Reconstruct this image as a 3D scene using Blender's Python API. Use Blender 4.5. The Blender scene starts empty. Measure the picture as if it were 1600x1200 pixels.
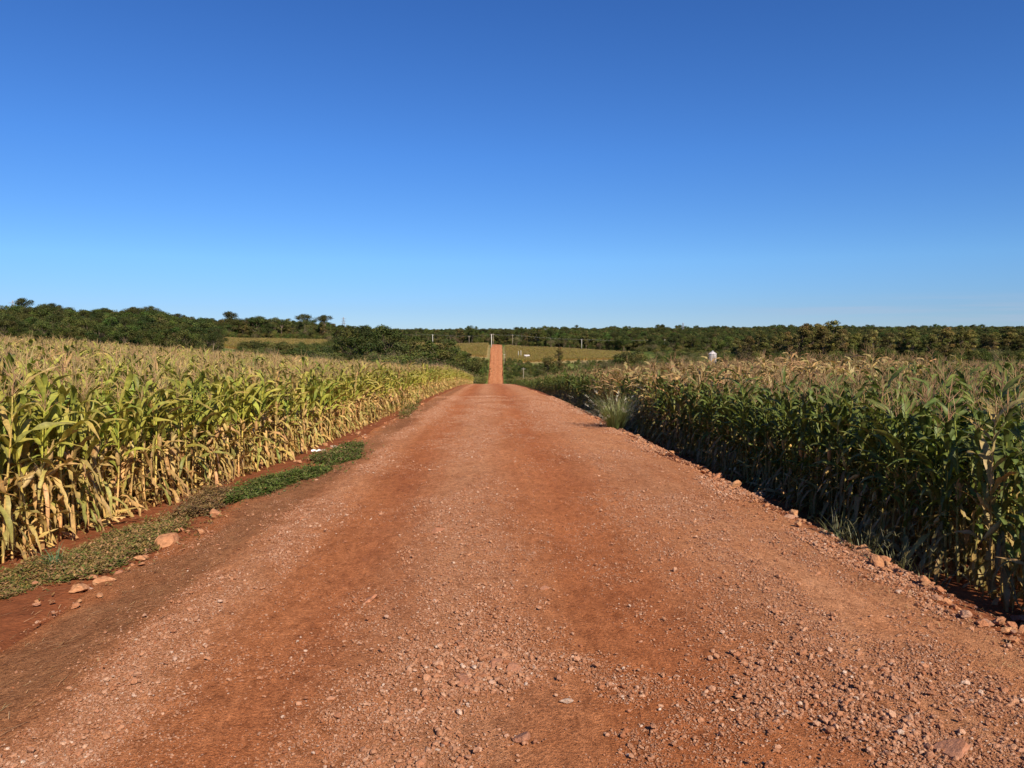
import bpy, bmesh, math, random
import numpy as np
from mathutils import Vector, Matrix, Euler

R = math.radians
PI = math.pi
C = bpy.context.scene.collection
scene = bpy.context.scene

# ------------------------------------------------------------------ camera, world, sun, exposure
H = 2.2                                   # eye height over the road
cam_data = bpy.data.cameras.new("camera")
cam_data.lens = 27.0
cam_data.sensor_width = 36.0
cam_data.clip_start = 0.1
cam_data.clip_end = 20000
cam = bpy.data.objects.new("camera", cam_data)
C.objects.link(cam)
cam.location = (0, 0, H)
cam.rotation_euler = Euler((R(90 - 3.81), 0, R(-1.53)), 'XYZ')
scene.camera = cam

SUN_EL = 37.5
SUN_AZ = 155.0                            # compass style: 0 = along the road, 90 = right, 180 = behind
sun_dir = Vector((math.sin(R(SUN_AZ)) * math.cos(R(SUN_EL)), math.cos(R(SUN_AZ)) * math.cos(R(SUN_EL)), math.sin(R(SUN_EL))))
sd = bpy.data.lights.new("sun", 'SUN')
sd.energy = 5.0
sd.angle = R(0.53)
sd.color = (1.0, 0.90, 0.76)
so = bpy.data.objects.new("sun", sd)
C.objects.link(so)
so.rotation_euler = sun_dir.to_track_quat('Z', 'Y').to_euler()

world = bpy.data.worlds.new("World")
scene.world = world
world.use_nodes = True
wn, wl = world.node_tree.nodes, world.node_tree.links
bg = wn["Background"]
sky = wn.new("ShaderNodeTexSky")
sky.sky_type = 'NISHITA'
sky.sun_disc = False
sky.sun_elevation = R(SUN_EL)
sky.sun_rotation = R(SUN_AZ)
sky.altitude = 250
sky.air_density = 0.7
sky.dust_density = 0.0
sky.ozone_density = 6.0
# the deep polar blue of this sky: tint by height above the horizon
wtc = wn.new("ShaderNodeTexCoord")
wsep = wn.new("ShaderNodeSeparateXYZ")
wl.new(wtc.outputs["Generated"], wsep.inputs[0])
wr = wn.new("ShaderNodeValToRGB")
stops = [(0.0, (.62, .71, .88)), (0.03, (.65, .76, .92)), (0.09, (.77, 1.02, 1.17)), (0.22, (.65, 1.05, 1.42)), (0.40, (.54, .95, 1.42))]
while len(wr.color_ramp.elements) < len(stops): wr.color_ramp.elements.new(0.5)
for e_, (p_, c_) in zip(wr.color_ramp.elements, stops):
    e_.position = p_; e_.color = (c_[0] / 1.5, c_[1] / 1.5, c_[2] / 1.5, 1)
wl.new(wsep.outputs[2], wr.inputs[0])
wm = wn.new("ShaderNodeMix"); wm.data_type = 'RGBA'; wm.blend_type = 'MULTIPLY'; wm.inputs[0].default_value = 1.0
wl.new(sky.outputs[0], wm.inputs[6]); wl.new(wr.outputs[0], wm.inputs[7])
wmap = wn.new("ShaderNodeMapping"); wmap.inputs["Scale"].default_value = (5, 5, 110)
wl.new(wtc.outputs["Generated"], wmap.inputs["Vector"])
wno = wn.new("ShaderNodeTexNoise"); wno.inputs["Scale"].default_value = 1.0; wno.inputs["Detail"].default_value = 6
wl.new(wmap.outputs[0], wno.inputs["Vector"])
def wmath(op, a, b, clamp=False):
    n = wn.new("ShaderNodeMath"); n.operation = op; n.use_clamp = clamp
    for q, v in enumerate((a, b)):
        if isinstance(v, (int, float)): n.inputs[q].default_value = v
        else: wl.new(v, n.inputs[q])
    return n.outputs[0]
band_ = wn.new("ShaderNodeValToRGB"); wl.new(wsep.outputs[2], band_.inputs[0])
while len(band_.color_ramp.elements) < 4: band_.color_ramp.elements.new(.5)
for e_, (p_, v_) in zip(band_.color_ramp.elements, ((.006, 0), (.018, 1), (.030, 1), (.046, 0))): e_.position = p_; e_.color = (v_, v_, v_, 1)
side_ = wmath('MULTIPLY', wmath('SUBTRACT', wsep.outputs[0], 0.25), 3.0, True)
cl_ = wmath('MULTIPLY', wmath('MULTIPLY', wmath('SUBTRACT', wno.outputs[0], 0.42), 4.0, True), wmath('MULTIPLY', band_.outputs[0], side_))
wcl = wn.new("ShaderNodeMix"); wcl.data_type = 'RGBA'
wl.new(wmath('MULTIPLY', cl_, 0.75), wcl.inputs[0]); wl.new(wm.outputs[2], wcl.inputs[6]); wcl.inputs[7].default_value = (2.9, 3.5, 4.6, 1)
wl.new(wcl.outputs[2], bg.inputs[0])
bg.inputs[1].default_value = 0.106

scene.view_settings.view_transform = 'Standard'
scene.view_settings.look = 'None'
scene.view_settings.gamma = 1.0
scene.view_settings.exposure = 0.5
scene.cycles.max_bounces = 8
scene.cycles.transparent_max_bounces = 8
scene.cycles.use_adaptive_sampling = True
scene.cycles.adaptive_threshold = 0.01

# ------------------------------------------------------------------ small tools
def tag(o, label=None, cat=None, group=None, kind=None):
    if label: o["label"] = label
    if cat: o["category"] = cat
    if group: o["group"] = group
    if kind: o["kind"] = kind
    return o

def empty(name, loc, rz=0.0):
    o = bpy.data.objects.new(name, None)
    o.empty_display_size = 0.2
    C.objects.link(o)
    o.location = loc
    o.rotation_euler = (0, 0, rz)
    return o

def link(name, me, parent=None, loc=None):
    o = bpy.data.objects.new(name, me)
    C.objects.link(o)
    if parent: o.parent = parent
    if loc is not None: o.location = loc
    return o

class MB:
    """collects faces with colours and material slots, becomes ONE mesh"""
    def __init__(s):
        s.v, s.f, s.c, s.m = [], [], [], []
    def add(s, verts, faces, cols, mat=0):
        b = len(s.v)
        s.v.extend(verts)
        s.c.extend(cols if isinstance(cols, list) else [cols] * len(verts))
        for f in faces:
            s.f.append(tuple(i + b for i in f))
            s.m.append(mat)
    def join(s, o, mat=0):
        b = len(s.v)
        s.v.extend(o.v); s.c.extend(o.c)
        for f in o.f:
            s.f.append(tuple(i + b for i in f)); s.m.append(mat)
    def tube(s, pts, rads, n=6, col=(1, 1, 1), cap=True, mat=0):
        pts = [Vector(p) for p in pts]
        vs, fs = [], []
        up = Vector((0.13, 0.31, 0.94))
        for i, p in enumerate(pts):
            d = (pts[min(i + 1, len(pts) - 1)] - pts[max(i - 1, 0)]).normalized()
            a = d.cross(up)
            if a.length < 1e-3: a = d.cross(Vector((1, 0, 0)))
            a.normalize(); b = d.cross(a)
            for k in range(n):
                t = 2 * PI * k / n
                vs.append(tuple(p + (a * math.cos(t) + b * math.sin(t)) * rads[i]))
        for i in range(len(pts) - 1):
            for k in range(n):
                fs.append((i * n + k, i * n + (k + 1) % n, (i + 1) * n + (k + 1) % n, (i + 1) * n + k))
        if cap:
            fs.append(tuple(range(n - 1, -1, -1)))
            fs.append(tuple((len(pts) - 1) * n + k for k in range(n)))
        cols = col if isinstance(col, list) else [col] * len(vs)
        if isinstance(col, list) and len(col) == len(pts):
            cols = [col[i] for i in range(len(pts)) for _ in range(n)]
        s.add(vs, fs, cols, mat)
    def box(s, lo, hi, col=(1, 1, 1), mat=0):
        x0, y0, z0 = lo; x1, y1, z1 = hi
        v = [(x0, y0, z0), (x1, y0, z0), (x1, y1, z0), (x0, y1, z0), (x0, y0, z1), (x1, y0, z1), (x1, y1, z1), (x0, y1, z1)]
        f = [(3, 2, 1, 0), (4, 5, 6, 7), (0, 1, 5, 4), (1, 2, 6, 5), (2, 3, 7, 6), (3, 0, 4, 7)]
        s.add(v, f, col, mat)
    def mesh(s, name, mats, smooth=True):
        me = bpy.data.meshes.new(name)
        me.from_pydata(s.v, [], s.f)
        a = me.attributes.new("col", 'FLOAT_COLOR', 'POINT')
        ca = np.ones((len(s.v), 4), np.float32)
        ca[:, :3] = np.array(s.c, np.float32).reshape(-1, 3)
        a.data.foreach_set("color", ca.ravel())
        for m in (mats if isinstance(mats, (list, tuple)) else [mats]):
            me.materials.append(m)
        me.polygons.foreach_set("material_index", np.array(s.m, np.int32))
        me.polygons.foreach_set("use_smooth", np.full(len(s.f), smooth))
        me.update()
        return me

# value noise in numpy
_rs = np.random.RandomState(7)
_P = _rs.rand(256, 256)
def vnoise(x, y):
    x = np.asarray(x, float); y = np.asarray(y, float)
    xi = np.floor(x).astype(int); yi = np.floor(y).astype(int)
    fx = x - xi; fy = y - yi
    fx = fx * fx * (3 - 2 * fx); fy = fy * fy * (3 - 2 * fy)
    g = lambda a, b: _P[a & 255, b & 255]
    return (g(xi, yi) * (1 - fx) + g(xi + 1, yi) * fx) * (1 - fy) + (g(xi, yi + 1) * (1 - fx) + g(xi + 1, yi + 1) * fx) * fy - 0.5
def fbm(x, y, o=4):
    s, a = 0, 1.0
    for k in range(o):
        s = s + a * vnoise(x * 2 ** k + 17.3 * k, y * 2 ** k + 9.1 * k); a *= 0.5
    return s
def sstep(a, b, x):
    t = np.clip((np.asarray(x, float) - a) / (b - a), 0, 1)
    return t * t * (3 - 2 * t)

# ------------------------------------------------------------------ lie of the land
_ry = np.array([160, 200, 260, 320, 370, 400, 430, 480, 560, 600, 640, 800, 1200, 2000, 4000.0])
_rz = np.array([-8.5, -12.3, -18.8, -24.0, -26.0, -24.6, -21.9, -16.7, -8.4, -7.3, -7.4, -11.5, -7.0, -8.0, -14.0])
def hermite(xs, zs, q):
    xs = np.asarray(xs); zs = np.asarray(zs)
    m = np.gradient(zs, xs)
    q = np.clip(q, xs[0], xs[-1])
    i = np.clip(np.searchsorted(xs, q) - 1, 0, len(xs) - 2)
    h = xs[i + 1] - xs[i]; t = (q - xs[i]) / h
    return ((2 * t ** 3 - 3 * t ** 2 + 1) * zs[i] + (t ** 3 - 2 * t ** 2 + t) * h * m[i]
            + (-2 * t ** 3 + 3 * t ** 2) * zs[i + 1] + (t ** 3 - t ** 2) * h * m[i + 1])
def road_z(y):
    y = np.asarray(y, float)
    near = -0.0357 * y - 1.09e-4 * y * y
    far = hermite(_ry, _rz, y)
    w = sstep(140, 185, y)
    return near * (1 - w) + far * w
def road_cx(y):
    return hermite([-40, 0, 60, 142, 260, 400, 560, 700], [0.15, 0.15, 0.02, -0.3, 0.7, 2.1, 3.7, 5.0], np.asarray(y, float))
def road_hw(y):
    return np.interp(y, [-40, 30, 142, 400, 560], [4.05, 4.05, 3.5, 3.6, 3.9])
_cols = (np.array([-2200, -1200, 0, 200, 400, 510, 600, 700, 768, 830, 1000, 1200, 1600, 3000, 4200]) - 768) / 1200.0
_td = np.array([160, 200, 260, 320, 370, 430, 480, 560, 640, 800, 1200, 2000, 4000.0])
_tz = np.array([
    [-1, -2, -2, 0, 2, 3, 4, 5, 5, 3, 0, -8, -25],
    [-1, -2, -2, 0, 2, 3, 4, 5, 5, 3, 0, -8, -25],
    [-2, -3, -3, -1, 1.5, 4, 5, 5, 4, 1, -2, -10, -25],
    [-5, -6, -6, -3, 0, 2.5, 3.8, 4, 3, 0, -3, -10, -25],
    [-8, -9, -11, -10, -9, -6.9, -4.2, -1.6, -1, -5, -5, -10, -25],
    [-8.5, -10, -13, -13, -11, -7.5, -5, -2.6, -2, -6, -6, -10, -25],
    [-8.5, -11, -12.5, -13, -12.5, -11, -9, -6.2, -6.2, -9, -7, -10, -25],
    [-8.5, -12, -15.5, -18, -19, -17, -13.5, -8.6, -7.6, -11, -7, -10, -25],
    [-8.5, -12.3, -18.8, -24, -26, -21.9, -16.7, -8.4, -7.4, -11.5, -7, -8, -14],
    [-8.5, -12.3, -18.5, -22.5, -23.5, -20.5, -17, -9.9, -9, -12, -6, -10, -25],
    [-8, -10, -14, -16, -17.5, -17.5, -16, -12.6, -12, -13, -4.5, -9, -25],
    [-6, -8, -10, -11, -12, -13, -13, -13, -12.5, -11, -2.6, -8, -25],
    [-5, -7, -9, -10, -11, -12, -12, -12, -11, -9, -2, -8, -25],
    [-5, -7, -9, -10, -11, -12, -12, -12, -11, -9, -2, -8, -25],
    [-5, -7, -9, -10, -11, -12, -12, -12, -11, -9, -2, -8, -25]])
def table_z(x, y):
    yy = np.clip(y, 160, 4000)
    t = np.clip(x / np.maximum(yy, 1), _cols[0], _cols[-1] - 1e-6)
    i = np.clip(np.searchsorted(_cols, t) - 1, 0, len(_cols) - 2)
    f = (t - _cols[i]) / (_cols[i + 1] - _cols[i]); f = f * f * (3 - 2 * f)
    prof = np.stack([hermite(_td, _tz[k], yy) for k in range(len(_cols))])
    idx = np.arange(len(t))
    return prof[i, idx] * (1 - f) + prof[i + 1, idx] * f
def cross_near(x, y):
    """fields beside the road, relative to the road's own profile"""
    l = np.maximum(-x - 6.0, 0)
    left = 0.084 * l - 0.00037 * l * l
    left = np.where(l > 95, 0.084 * 95 - 0.00037 * 95 * 95, left)
    verge = -0.10 * sstep(3.9, 5.2, -x) - 0.06 * sstep(5.0, 6.0, -x)
    r = np.maximum(x - 5.5, 0)
    right = 0.34 * sstep(6.5, 13, x) * (1 - 0.5 * sstep(45, 90, y)) + 0.0005 * r
    right = right - 0.75 * sstep(55, 100, y) * sstep(4, 6, x) * (1 - sstep(9, 28, x))
    ditch = -0.42 * sstep(4.25, 5.0, x)
    return np.where(x < 0, left + verge, right + ditch)
def ground_z(x, y):
    x = np.atleast_1d(np.asarray(x, float)); y = np.atleast_1d(np.asarray(y, float))
    x, y = np.broadcast_arrays(x, y)
    shp = x.shape; x = x.ravel(); y = y.ravel()
    yn = np.clip(y, -60, 190)
    dx = x - (road_cx(y) - 0.15)
    near = road_z(yn) + cross_near(dx, yn)
    far = table_z(x, y)
    # the far road keeps its own grade where it crosses the slopes
    k = np.exp(-((dx) / (10 + 0.01 * y)) ** 2)
    far = far * (1 - k) + road_z(np.clip(y, 160, 4000)) * k
    w = sstep(125, 190, y)
    z = near * (1 - w) + far * w
    z = z + 0.05 * fbm(x * 0.6, y * 0.6, 2) * sstep(4.6, 5.6, np.abs(dx)) + 0.9 * fbm(x * 0.01, y * 0.01, 3) * sstep(170, 350, y) * (1 - k)
    # a cut for the road bed
    hw = road_hw(y)
    inside = 1 - sstep(hw - 0.35, hw + 0.25, np.abs(x - road_cx(y)))
    z = z - inside * np.interp(y, [0, 60, 200, 400], [0.10, 0.15, 0.5, 0.8])
    return z.reshape(shp)
def gz(x, y):
    return float(ground_z(np.array([x]), np.array([y]))[0])

_cm = cam.rotation_euler.to_matrix()
def ray(px, py):
    d = _cm @ Vector(((px - 800) / 1200.0, (600 - py) / 1200.0, -1.0))
    return d
def at_depth(px, depth):
    """a point on the ground on the bearing of photo column px, depth metres ahead"""
    d = ray(px, 520)
    x = d.x / d.y * depth
    return x, depth, gz(x, depth)
_yy = np.concatenate([np.arange(2, 20, 0.02), np.arange(20, 80, 0.08), np.arange(80, 300, 0.5)])
def on_ground(px, py, zf=None):
    d = ray(px, py)
    xx = d.x / d.y * _yy
    k = int(np.argmax(H + d.z / d.y * _yy <= surf_z(xx, _yy)))
    return float(xx[k]), float(_yy[k]), float(surf_z(xx[k:k + 1], _yy[k:k + 1])[0])
def bearing(px, depth):
    d = ray(px, 520)
    return d.x / d.y * depth, depth

def road_local(x, y):
    """bumps of the running surface"""
    u = x - road_cx(y)
    z = 0.035 * (1 - (u / 4.0) ** 2)                               # crown
    for c, w, a in ((-1.55, 0.35, -0.018), (1.1, 0.38, -0.018), (-0.45, 0.5, 0.012), (2.6, 0.6, 0.01), (-2.65, 0.28, 0.035)):
        z = z + a * np.exp(-((u - c + 0.15 * vnoise(y * 0.15, c)) / w) ** 2)
    z = z + 0.030 * fbm(x * 0.8, y * 0.35, 3) + 0.016 * fbm(x * 4.0 + 5, y * 2.2, 3)
    return z
def surf_z(x, y):
    x = np.asarray(x, float); y = np.asarray(y, float)
    u = np.abs(x - road_cx(y)); hw = road_hw(y)
    rz = road_z(y) + road_local(x, y) - 0.35 * sstep(hw - 0.15, hw + 0.3, u) * sstep(0, 1, hw + 0.35 - u + 1)
    g = ground_z(x, y).reshape(np.shape(x)) if np.ndim(x) else ground_z(x, y)[0]
    return np.where(u < hw + 0.3, np.maximum(rz, g), g)

# ------------------------------------------------------------------ materials
def new_mat(name):
    m = bpy.data.materials.new(name)
    m.use_nodes = True
    nt = m.node_tree
    for n in list(nt.nodes):
        nt.nodes.remove(n)
    out = nt.nodes.new("ShaderNodeOutputMaterial")
    return m, nt, out
def nd(nt, typ, **kw):
    n = nt.nodes.new(typ)
    for k, v in kw.items():
        if hasattr(n, k): setattr(n, k, v)
        else: n.inputs[k.replace("_", " ")].default_value = v
    return n
def mixc(nt, fac, a, b, mode='MIX'):
    n = nt.nodes.new("ShaderNodeMix"); n.data_type = 'RGBA'; n.blend_type = mode
    for sock, val in ((n.inputs[0], fac), (n.inputs[6], a), (n.inputs[7], b)):
        if hasattr(val, "is_linked") or hasattr(val, "links"): nt.links.new(val, sock)
        elif isinstance(val, (int, float)): sock.default_value = val
        else: sock.default_value = (*val, 1) if len(val) == 3 else val
    return n.outputs[2]
def ramp(nt, fac, stops):
    n = nt.nodes.new("ShaderNodeValToRGB")
    el = n.color_ramp.elements
    while len(el) < len(stops): el.new(0.5)
    for e, (p, c) in zip(el, stops):
        e.position = p; e.color = (*c, 1) if len(c) == 3 else c
    nt.links.new(fac, n.inputs[0])
    return n.outputs[0]
def noise(nt, vec, scale, detail=4, rough=0.55):
    n = nt.nodes.new("ShaderNodeTexNoise")
    n.inputs["Scale"].default_value = scale; n.inputs["Detail"].default_value = detail; n.inputs["Roughness"].default_value = rough
    if vec is not None: nt.links.new(vec, n.inputs["Vector"])
    return n.outputs[0]
def math_(nt, op, a, b=None, c=None, clamp=False):
    n = nt.nodes.new("ShaderNodeMath"); n.operation = op; n.use_clamp = clamp
    for s, v in zip(n.inputs, (a, b, c)):
        if v is None: continue
        if isinstance(v, (int, float)): s.default_value = v
        else: nt.links.new(v, s)
    return n.outputs[0]
def mapping(nt, scale=(1, 1, 1)):
    g = nt.nodes.new("ShaderNodeNewGeometry")
    m = nt.nodes.new("ShaderNodeMapping"); m.inputs["Scale"].default_value = scale
    nt.links.new(g.outputs["Position"], m.inputs["Vector"])
    return m.outputs[0]
def bump(nt, h, strength, dist, normal=None):
    b = nt.nodes.new("ShaderNodeBump"); b.inputs["Strength"].default_value = strength; b.inputs["Distance"].default_value = dist
    nt.links.new(h, b.inputs["Height"])
    if normal is not None: nt.links.new(normal, b.inputs["Normal"])
    return b.outputs[0]

def leaf_mat(name, trans=0.3, rough=0.45, spec=0.4, hue_v=0.03, val_v=0.35, sat=1.0, fine=None, tint=(1.15, 1.2, 0.6)):
    m, nt, out = new_mat(name)
    at = nd(nt, "ShaderNodeAttribute", attribute_name="col")
    oi = nt.nodes.new("ShaderNodeObjectInfo")
    h = nt.nodes.new("ShaderNodeHueSaturation")
    nt.links.new(math_(nt, 'MULTIPLY_ADD', oi.outputs["Random"], hue_v, 0.5 - hue_v / 2), h.inputs["Hue"])
    h.inputs["Saturation"].default_value = sat
    r2 = math_(nt, 'FRACT', math_(nt, 'MULTIPLY', oi.outputs["Random"], 17.37))
    nt.links.new(math_(nt, 'MULTIPLY_ADD', r2, val_v, 1 - val_v / 2), h.inputs["Value"])
    nt.links.new(at.outputs["Color"], h.inputs["Color"])
    col = h.outputs[0]
    if fine:
        tc = nt.nodes.new("ShaderNodeTexCoord")
        nz = noise(nt, tc.outputs["Object"], fine, 3)
        col = mixc(nt, 1.0, col, ramp(nt, nz, [(0.3, (0.72, 0.72, 0.72)), (0.7, (1.25, 1.22, 1.15))]), 'MULTIPLY')
    p = nd(nt, "ShaderNodeBsdfPrincipled")
    p.inputs["Roughness"].default_value = rough
    p.inputs["Specular IOR Level"].default_value = spec
    nt.links.new(col, p.inputs["Base Color"])
    if trans > 0:
        t = nt.nodes.new("ShaderNodeBsdfTranslucent")
        nt.links.new(mixc(nt, 1.0, col, tint, 'MULTIPLY'), t.inputs["Color"])
        mx = nt.nodes.new("ShaderNodeMixShader"); mx.inputs[0].default_value = trans
        nt.links.new(p.outputs[0], mx.inputs[1]); nt.links.new(t.outputs[0], mx.inputs[2])
        nt.links.new(mx.outputs[0], out.inputs[0])
    else:
        nt.links.new(p.outputs[0], out.inputs[0])
    return m

M = {}
M['corn_leaf'] = leaf_mat("corn_leaf", 0.27, 0.5, 0.27, 0.03, 0.35, fine=28.0)
M['corn_stalk'] = leaf_mat("corn_stalk", 0.0, 0.6, 0.3, 0.02, 0.3, fine=40.0)
M['corn_husk'] = leaf_mat("corn_husk", 0.15, 0.65, 0.25, 0.02, 0.25, fine=40.0, tint=(1, 0.9, 0.6))
M['corn_tassel'] = leaf_mat("corn_tassel", 0.12, 0.8, 0.1, 0.03, 0.5, tint=(1, 0.9, 0.7))
M['foliage'] = leaf_mat("foliage", 0.22, 0.6, 0.15, 0.06, 0.6)
M['bark'] = leaf_mat("bark", 0.0, 0.9, 0.1, 0.02, 0.3, fine=3.0)
M['weed'] = leaf_mat("weed", 0.25, 0.7, 0.1, 0.0, 0.0)
M['grass'] = leaf_mat("grass_blade", 0.25, 0.5, 0.35, 0.0, 0.0)
M['straw'] = leaf_mat("dry_straw", 0.1, 0.7, 0.15, 0.0, 0.0)

def stone_mat(name, palette, sc=6.0, rough=0.85):
    m, nt, out = new_mat(name)
    oi = nt.nodes.new("ShaderNodeObjectInfo")
    tc = nt.nodes.new("ShaderNodeTexCoord")
    col = ramp(nt, oi.outputs["Random"], palette)
    n1 = noise(nt, tc.outputs["Object"], sc, 5)
    col = mixc(nt, 1.0, col, ramp(nt, n1, [(0.3, (0.62, 0.58, 0.55)), (0.55, (1, 1, 1)), (0.75, (1.25, 1.2, 1.15))]), 'MULTIPLY')
    n2 = noise(nt, tc.outputs["Object"], sc * 0.6, 3)
    dust = ramp(nt, n2, [(0.48, (0, 0, 0)), (0.62, (1, 1, 1))])
    col = mixc(nt, math_(nt, 'MULTIPLY', dust, 0.5), col, (0.33, 0.125, 0.055))
    p = nd(nt, "ShaderNodeBsdfPrincipled"); p.inputs["Roughness"].default_value = rough
    p.inputs["Specular IOR Level"].default_value = 0.2
    nt.links.new(col, p.inputs["Base Color"])
    nt.links.new(bump(nt, n1, 0.5, 0.02), p.inputs["Normal"])
    nt.links.new(p.outputs[0], out.inputs[0])
    return m
M['gravel'] = stone_mat("gravel_stone", [(0.0, (0.33, 0.135, 0.060)), (0.3, (0.48, 0.25, 0.14)), (0.5, (0.31, 0.115, 0.050)), (0.75, (0.54, 0.32, 0.20)), (0.92, (0.40, 0.17, 0.085)), (1.0, (0.64, 0.48, 0.36))])
M['rock'] = stone_mat("verge_rock", [(0.0, (0.40, 0.18, 0.085)), (0.4, (0.48, 0.25, 0.12)), (0.75, (0.42, 0.17, 0.08)), (1.0, (0.40, 0.25, 0.17))], 7.0)
M['greyrock'] = stone_mat("grey_rock", [(0.0, (0.45, 0.32, 0.23)), (1.0, (0.48, 0.36, 0.27))], 9.0)
M['slab'] = stone_mat("buried_slab", [(0.0, (0.40, 0.17, 0.09)), (1.0, (0.36, 0.17, 0.10))], 9.0)

def road_material():
    m, nt, out = new_mat("red_gravel_road")
    at = nd(nt, "ShaderNodeAttribute", attribute_name="band")      # r = loose gravel, g = dark packed verge, b = smooth red track
    sp = nt.nodes.new("ShaderNodeSeparateColor"); nt.links.new(at.outputs["Color"], sp.inputs[0])
    pos = mapping(nt)
    lng = mapping(nt, (2.2, 0.04, 1.0))
    lng2 = mapping(nt, (1.0, 0.25, 1.0))
    nbig = noise(nt, lng, 1.3, 4)
    nmed = noise(nt, lng2, 3.5, 5, 0.6)
    nfin = noise(nt, pos, 38, 5, 0.7)
    ngrit = noise(nt, pos, 130, 3, 0.7)
    base = ramp(nt, nbig, [(0.30, (0.33, 0.102, 0.032)), (0.5, (0.39, 0.130, 0.043)), (0.72, (0.44, 0.158, 0.057))])
    tan = (0.48, 0.213, 0.096)
    gfac = math_(nt, 'MULTIPLY', sp.outputs[0], math_(nt, 'MULTIPLY_ADD', nmed, 1.8, -0.08, clamp=True))
    col = mixc(nt, gfac, base, tan)
    col = mixc(nt, math_(nt, 'MULTIPLY', sp.outputs[2], 0.4), col, (0.34, 0.098, 0.031))
    dark = mixc(nt, nmed, (0.225, 0.086, 0.034), (0.33, 0.140, 0.056))
    col = mixc(nt, sp.outputs[1], col, dark)
    nfar = noise(nt, mapping(nt, (1.0, 0.3, 1.0)), 0.35, 6, 0.7)
    col = mixc(nt, 1.0, col, ramp(nt, nfar, [(0.3, (0.78, 0.72, 0.70)), (0.5, (1, 1, 1)), (0.7, (1.1, 1.12, 1.15))]), 'MULTIPLY')
    npatch = noise(nt, mapping(nt, (1.0, 0.5, 1.0)), 1.1, 6, 0.7)
    col = mixc(nt, 0.9, col, ramp(nt, npatch, [(0.3, (0.88, 0.85, 0.82)), (0.5, (1, 1, 1)), (0.7, (1.10, 1.12, 1.14))]), 'MULTIPLY')
    col = mixc(nt, 1.0, col, ramp(nt, nfin, [(0.30, (0.48, 0.43, 0.39)), (0.47, (1, 1, 1)), (0.68, (1.42, 1.48, 1.56))]), 'MULTIPLY')
    col = mixc(nt, 0.85, col, ramp(nt, ngrit, [(0.34, (0.42, 0.38, 0.36)), (0.5, (1, 1, 1)), (0.66, (1.5, 1.58, 1.66))]), 'MULTIPLY')
    nmid = noise(nt, mapping(nt, (1.0, 0.45, 1.0)), 11, 6, 0.75)
    col = mixc(nt, 0.9, col, ramp(nt, nmid, [(0.33, (0.62, 0.57, 0.53)), (0.5, (1, 1, 1)), (0.66, (1.28, 1.33, 1.38))]), 'MULTIPLY')
    vor = nt.nodes.new("ShaderNodeTexVoronoi"); vor.inputs["Scale"].default_value = 55
    nt.links.new(pos, vor.inputs["Vector"])
    pebm = ramp(nt, vor.outputs["Distance"], [(0.0, (1, 1, 1)), (0.38, (0, 0, 0))])
    vsep = nt.nodes.new("ShaderNodeSeparateColor"); nt.links.new(vor.outputs["Color"], vsep.inputs[0])
    pick = math_(nt, 'GREATER_THAN', vsep.outputs[0], 0.55)
    peb = math_(nt, 'MULTIPLY', math_(nt, 'MULTIPLY', pebm, pick), math_(nt, 'MULTIPLY_ADD', sp.outputs[0], 0.7, 0.3))
    col = mixc(nt, math_(nt, 'MULTIPLY', peb, 0.55), col, (0.55, 0.30, 0.165))
    p = nd(nt, "ShaderNodeBsdfPrincipled"); p.inputs["Roughness"].default_value = 0.95
    p.inputs["Specular IOR Level"].default_value = 0.1
    nt.links.new(col, p.inputs["Base Color"])
    hgt = math_(nt, 'ADD', math_(nt, 'MULTIPLY', nfin, 0.9), math_(nt, 'ADD', math_(nt, 'MULTIPLY', peb, 0.6), math_(nt, 'MULTIPLY', ngrit, 0.35)))
    nrm = bump(nt, hgt, 1.0, 0.03)
    nt.links.new(nrm, p.inputs["Normal"])
    nt.links.new(p.outputs[0], out.inputs[0])
    return m
M['road'] = road_material()

def ground_material():
    m, nt, out = new_mat("ground_cover")
    at = nd(nt, "ShaderNodeAttribute", attribute_name="cover")     # r = bare red soil, g = green pasture, b = ripe crop stubble
    sp = nt.nodes.new("ShaderNodeSeparateColor"); nt.links.new(at.outputs["Color"], sp.inputs[0])
    pos = mapping(nt)
    n1 = noise(nt, pos, 0.03, 6, 0.6)
    n2 = noise(nt, pos, 2.2, 6, 0.65)
    n3 = noise(nt, pos, 22, 4, 0.65)
    past = ramp(nt, noise(nt, pos, 0.045, 7, 0.65), [(0.32, (0.045, 0.075, 0.016)), (0.5, (0.105, 0.135, 0.026)), (0.7, (0.20, 0.20, 0.05))])
    wood = ramp(nt, n1, [(0.3, (0.03, 0.045, 0.012)), (0.7, (0.06, 0.075, 0.022))])
    soil = ramp(nt, n2, [(0.3, (0.15, 0.047, 0.018)), (0.55, (0.24, 0.075, 0.028)), (0.75, (0.31, 0.115, 0.047))])
    crop = ramp(nt, noise(nt, pos, 0.06, 6, 0.6), [(0.3, (0.25, 0.19, 0.078)), (0.7, (0.34, 0.25, 0.11))])
    col = mixc(nt, sp.outputs[1], wood, past)
    col = mixc(nt, sp.outputs[2], col, crop)
    col = mixc(nt, sp.outputs[0], col, soil)
    col = mixc(nt, 0.8, col, ramp(nt, n3, [(0.3, (0.68, 0.66, 0.64)), (0.7, (1.2, 1.2, 1.2))]), 'MULTIPLY')
    p = nd(nt, "ShaderNodeBsdfPrincipled"); p.inputs["Roughness"].default_value = 0.95
    p.inputs["Specular IOR Level"].default_value = 0.1
    nt.links.new(col, p.inputs["Base Color"])
    nt.links.new(bump(nt, math_(nt, 'ADD', n2, math_(nt, 'MULTIPLY', n3, 0.4)), 0.9, 0.05), p.inputs["Normal"])
    nt.links.new(p.outputs[0], out.inputs[0])
    return m
M['ground'] = ground_material()

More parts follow.
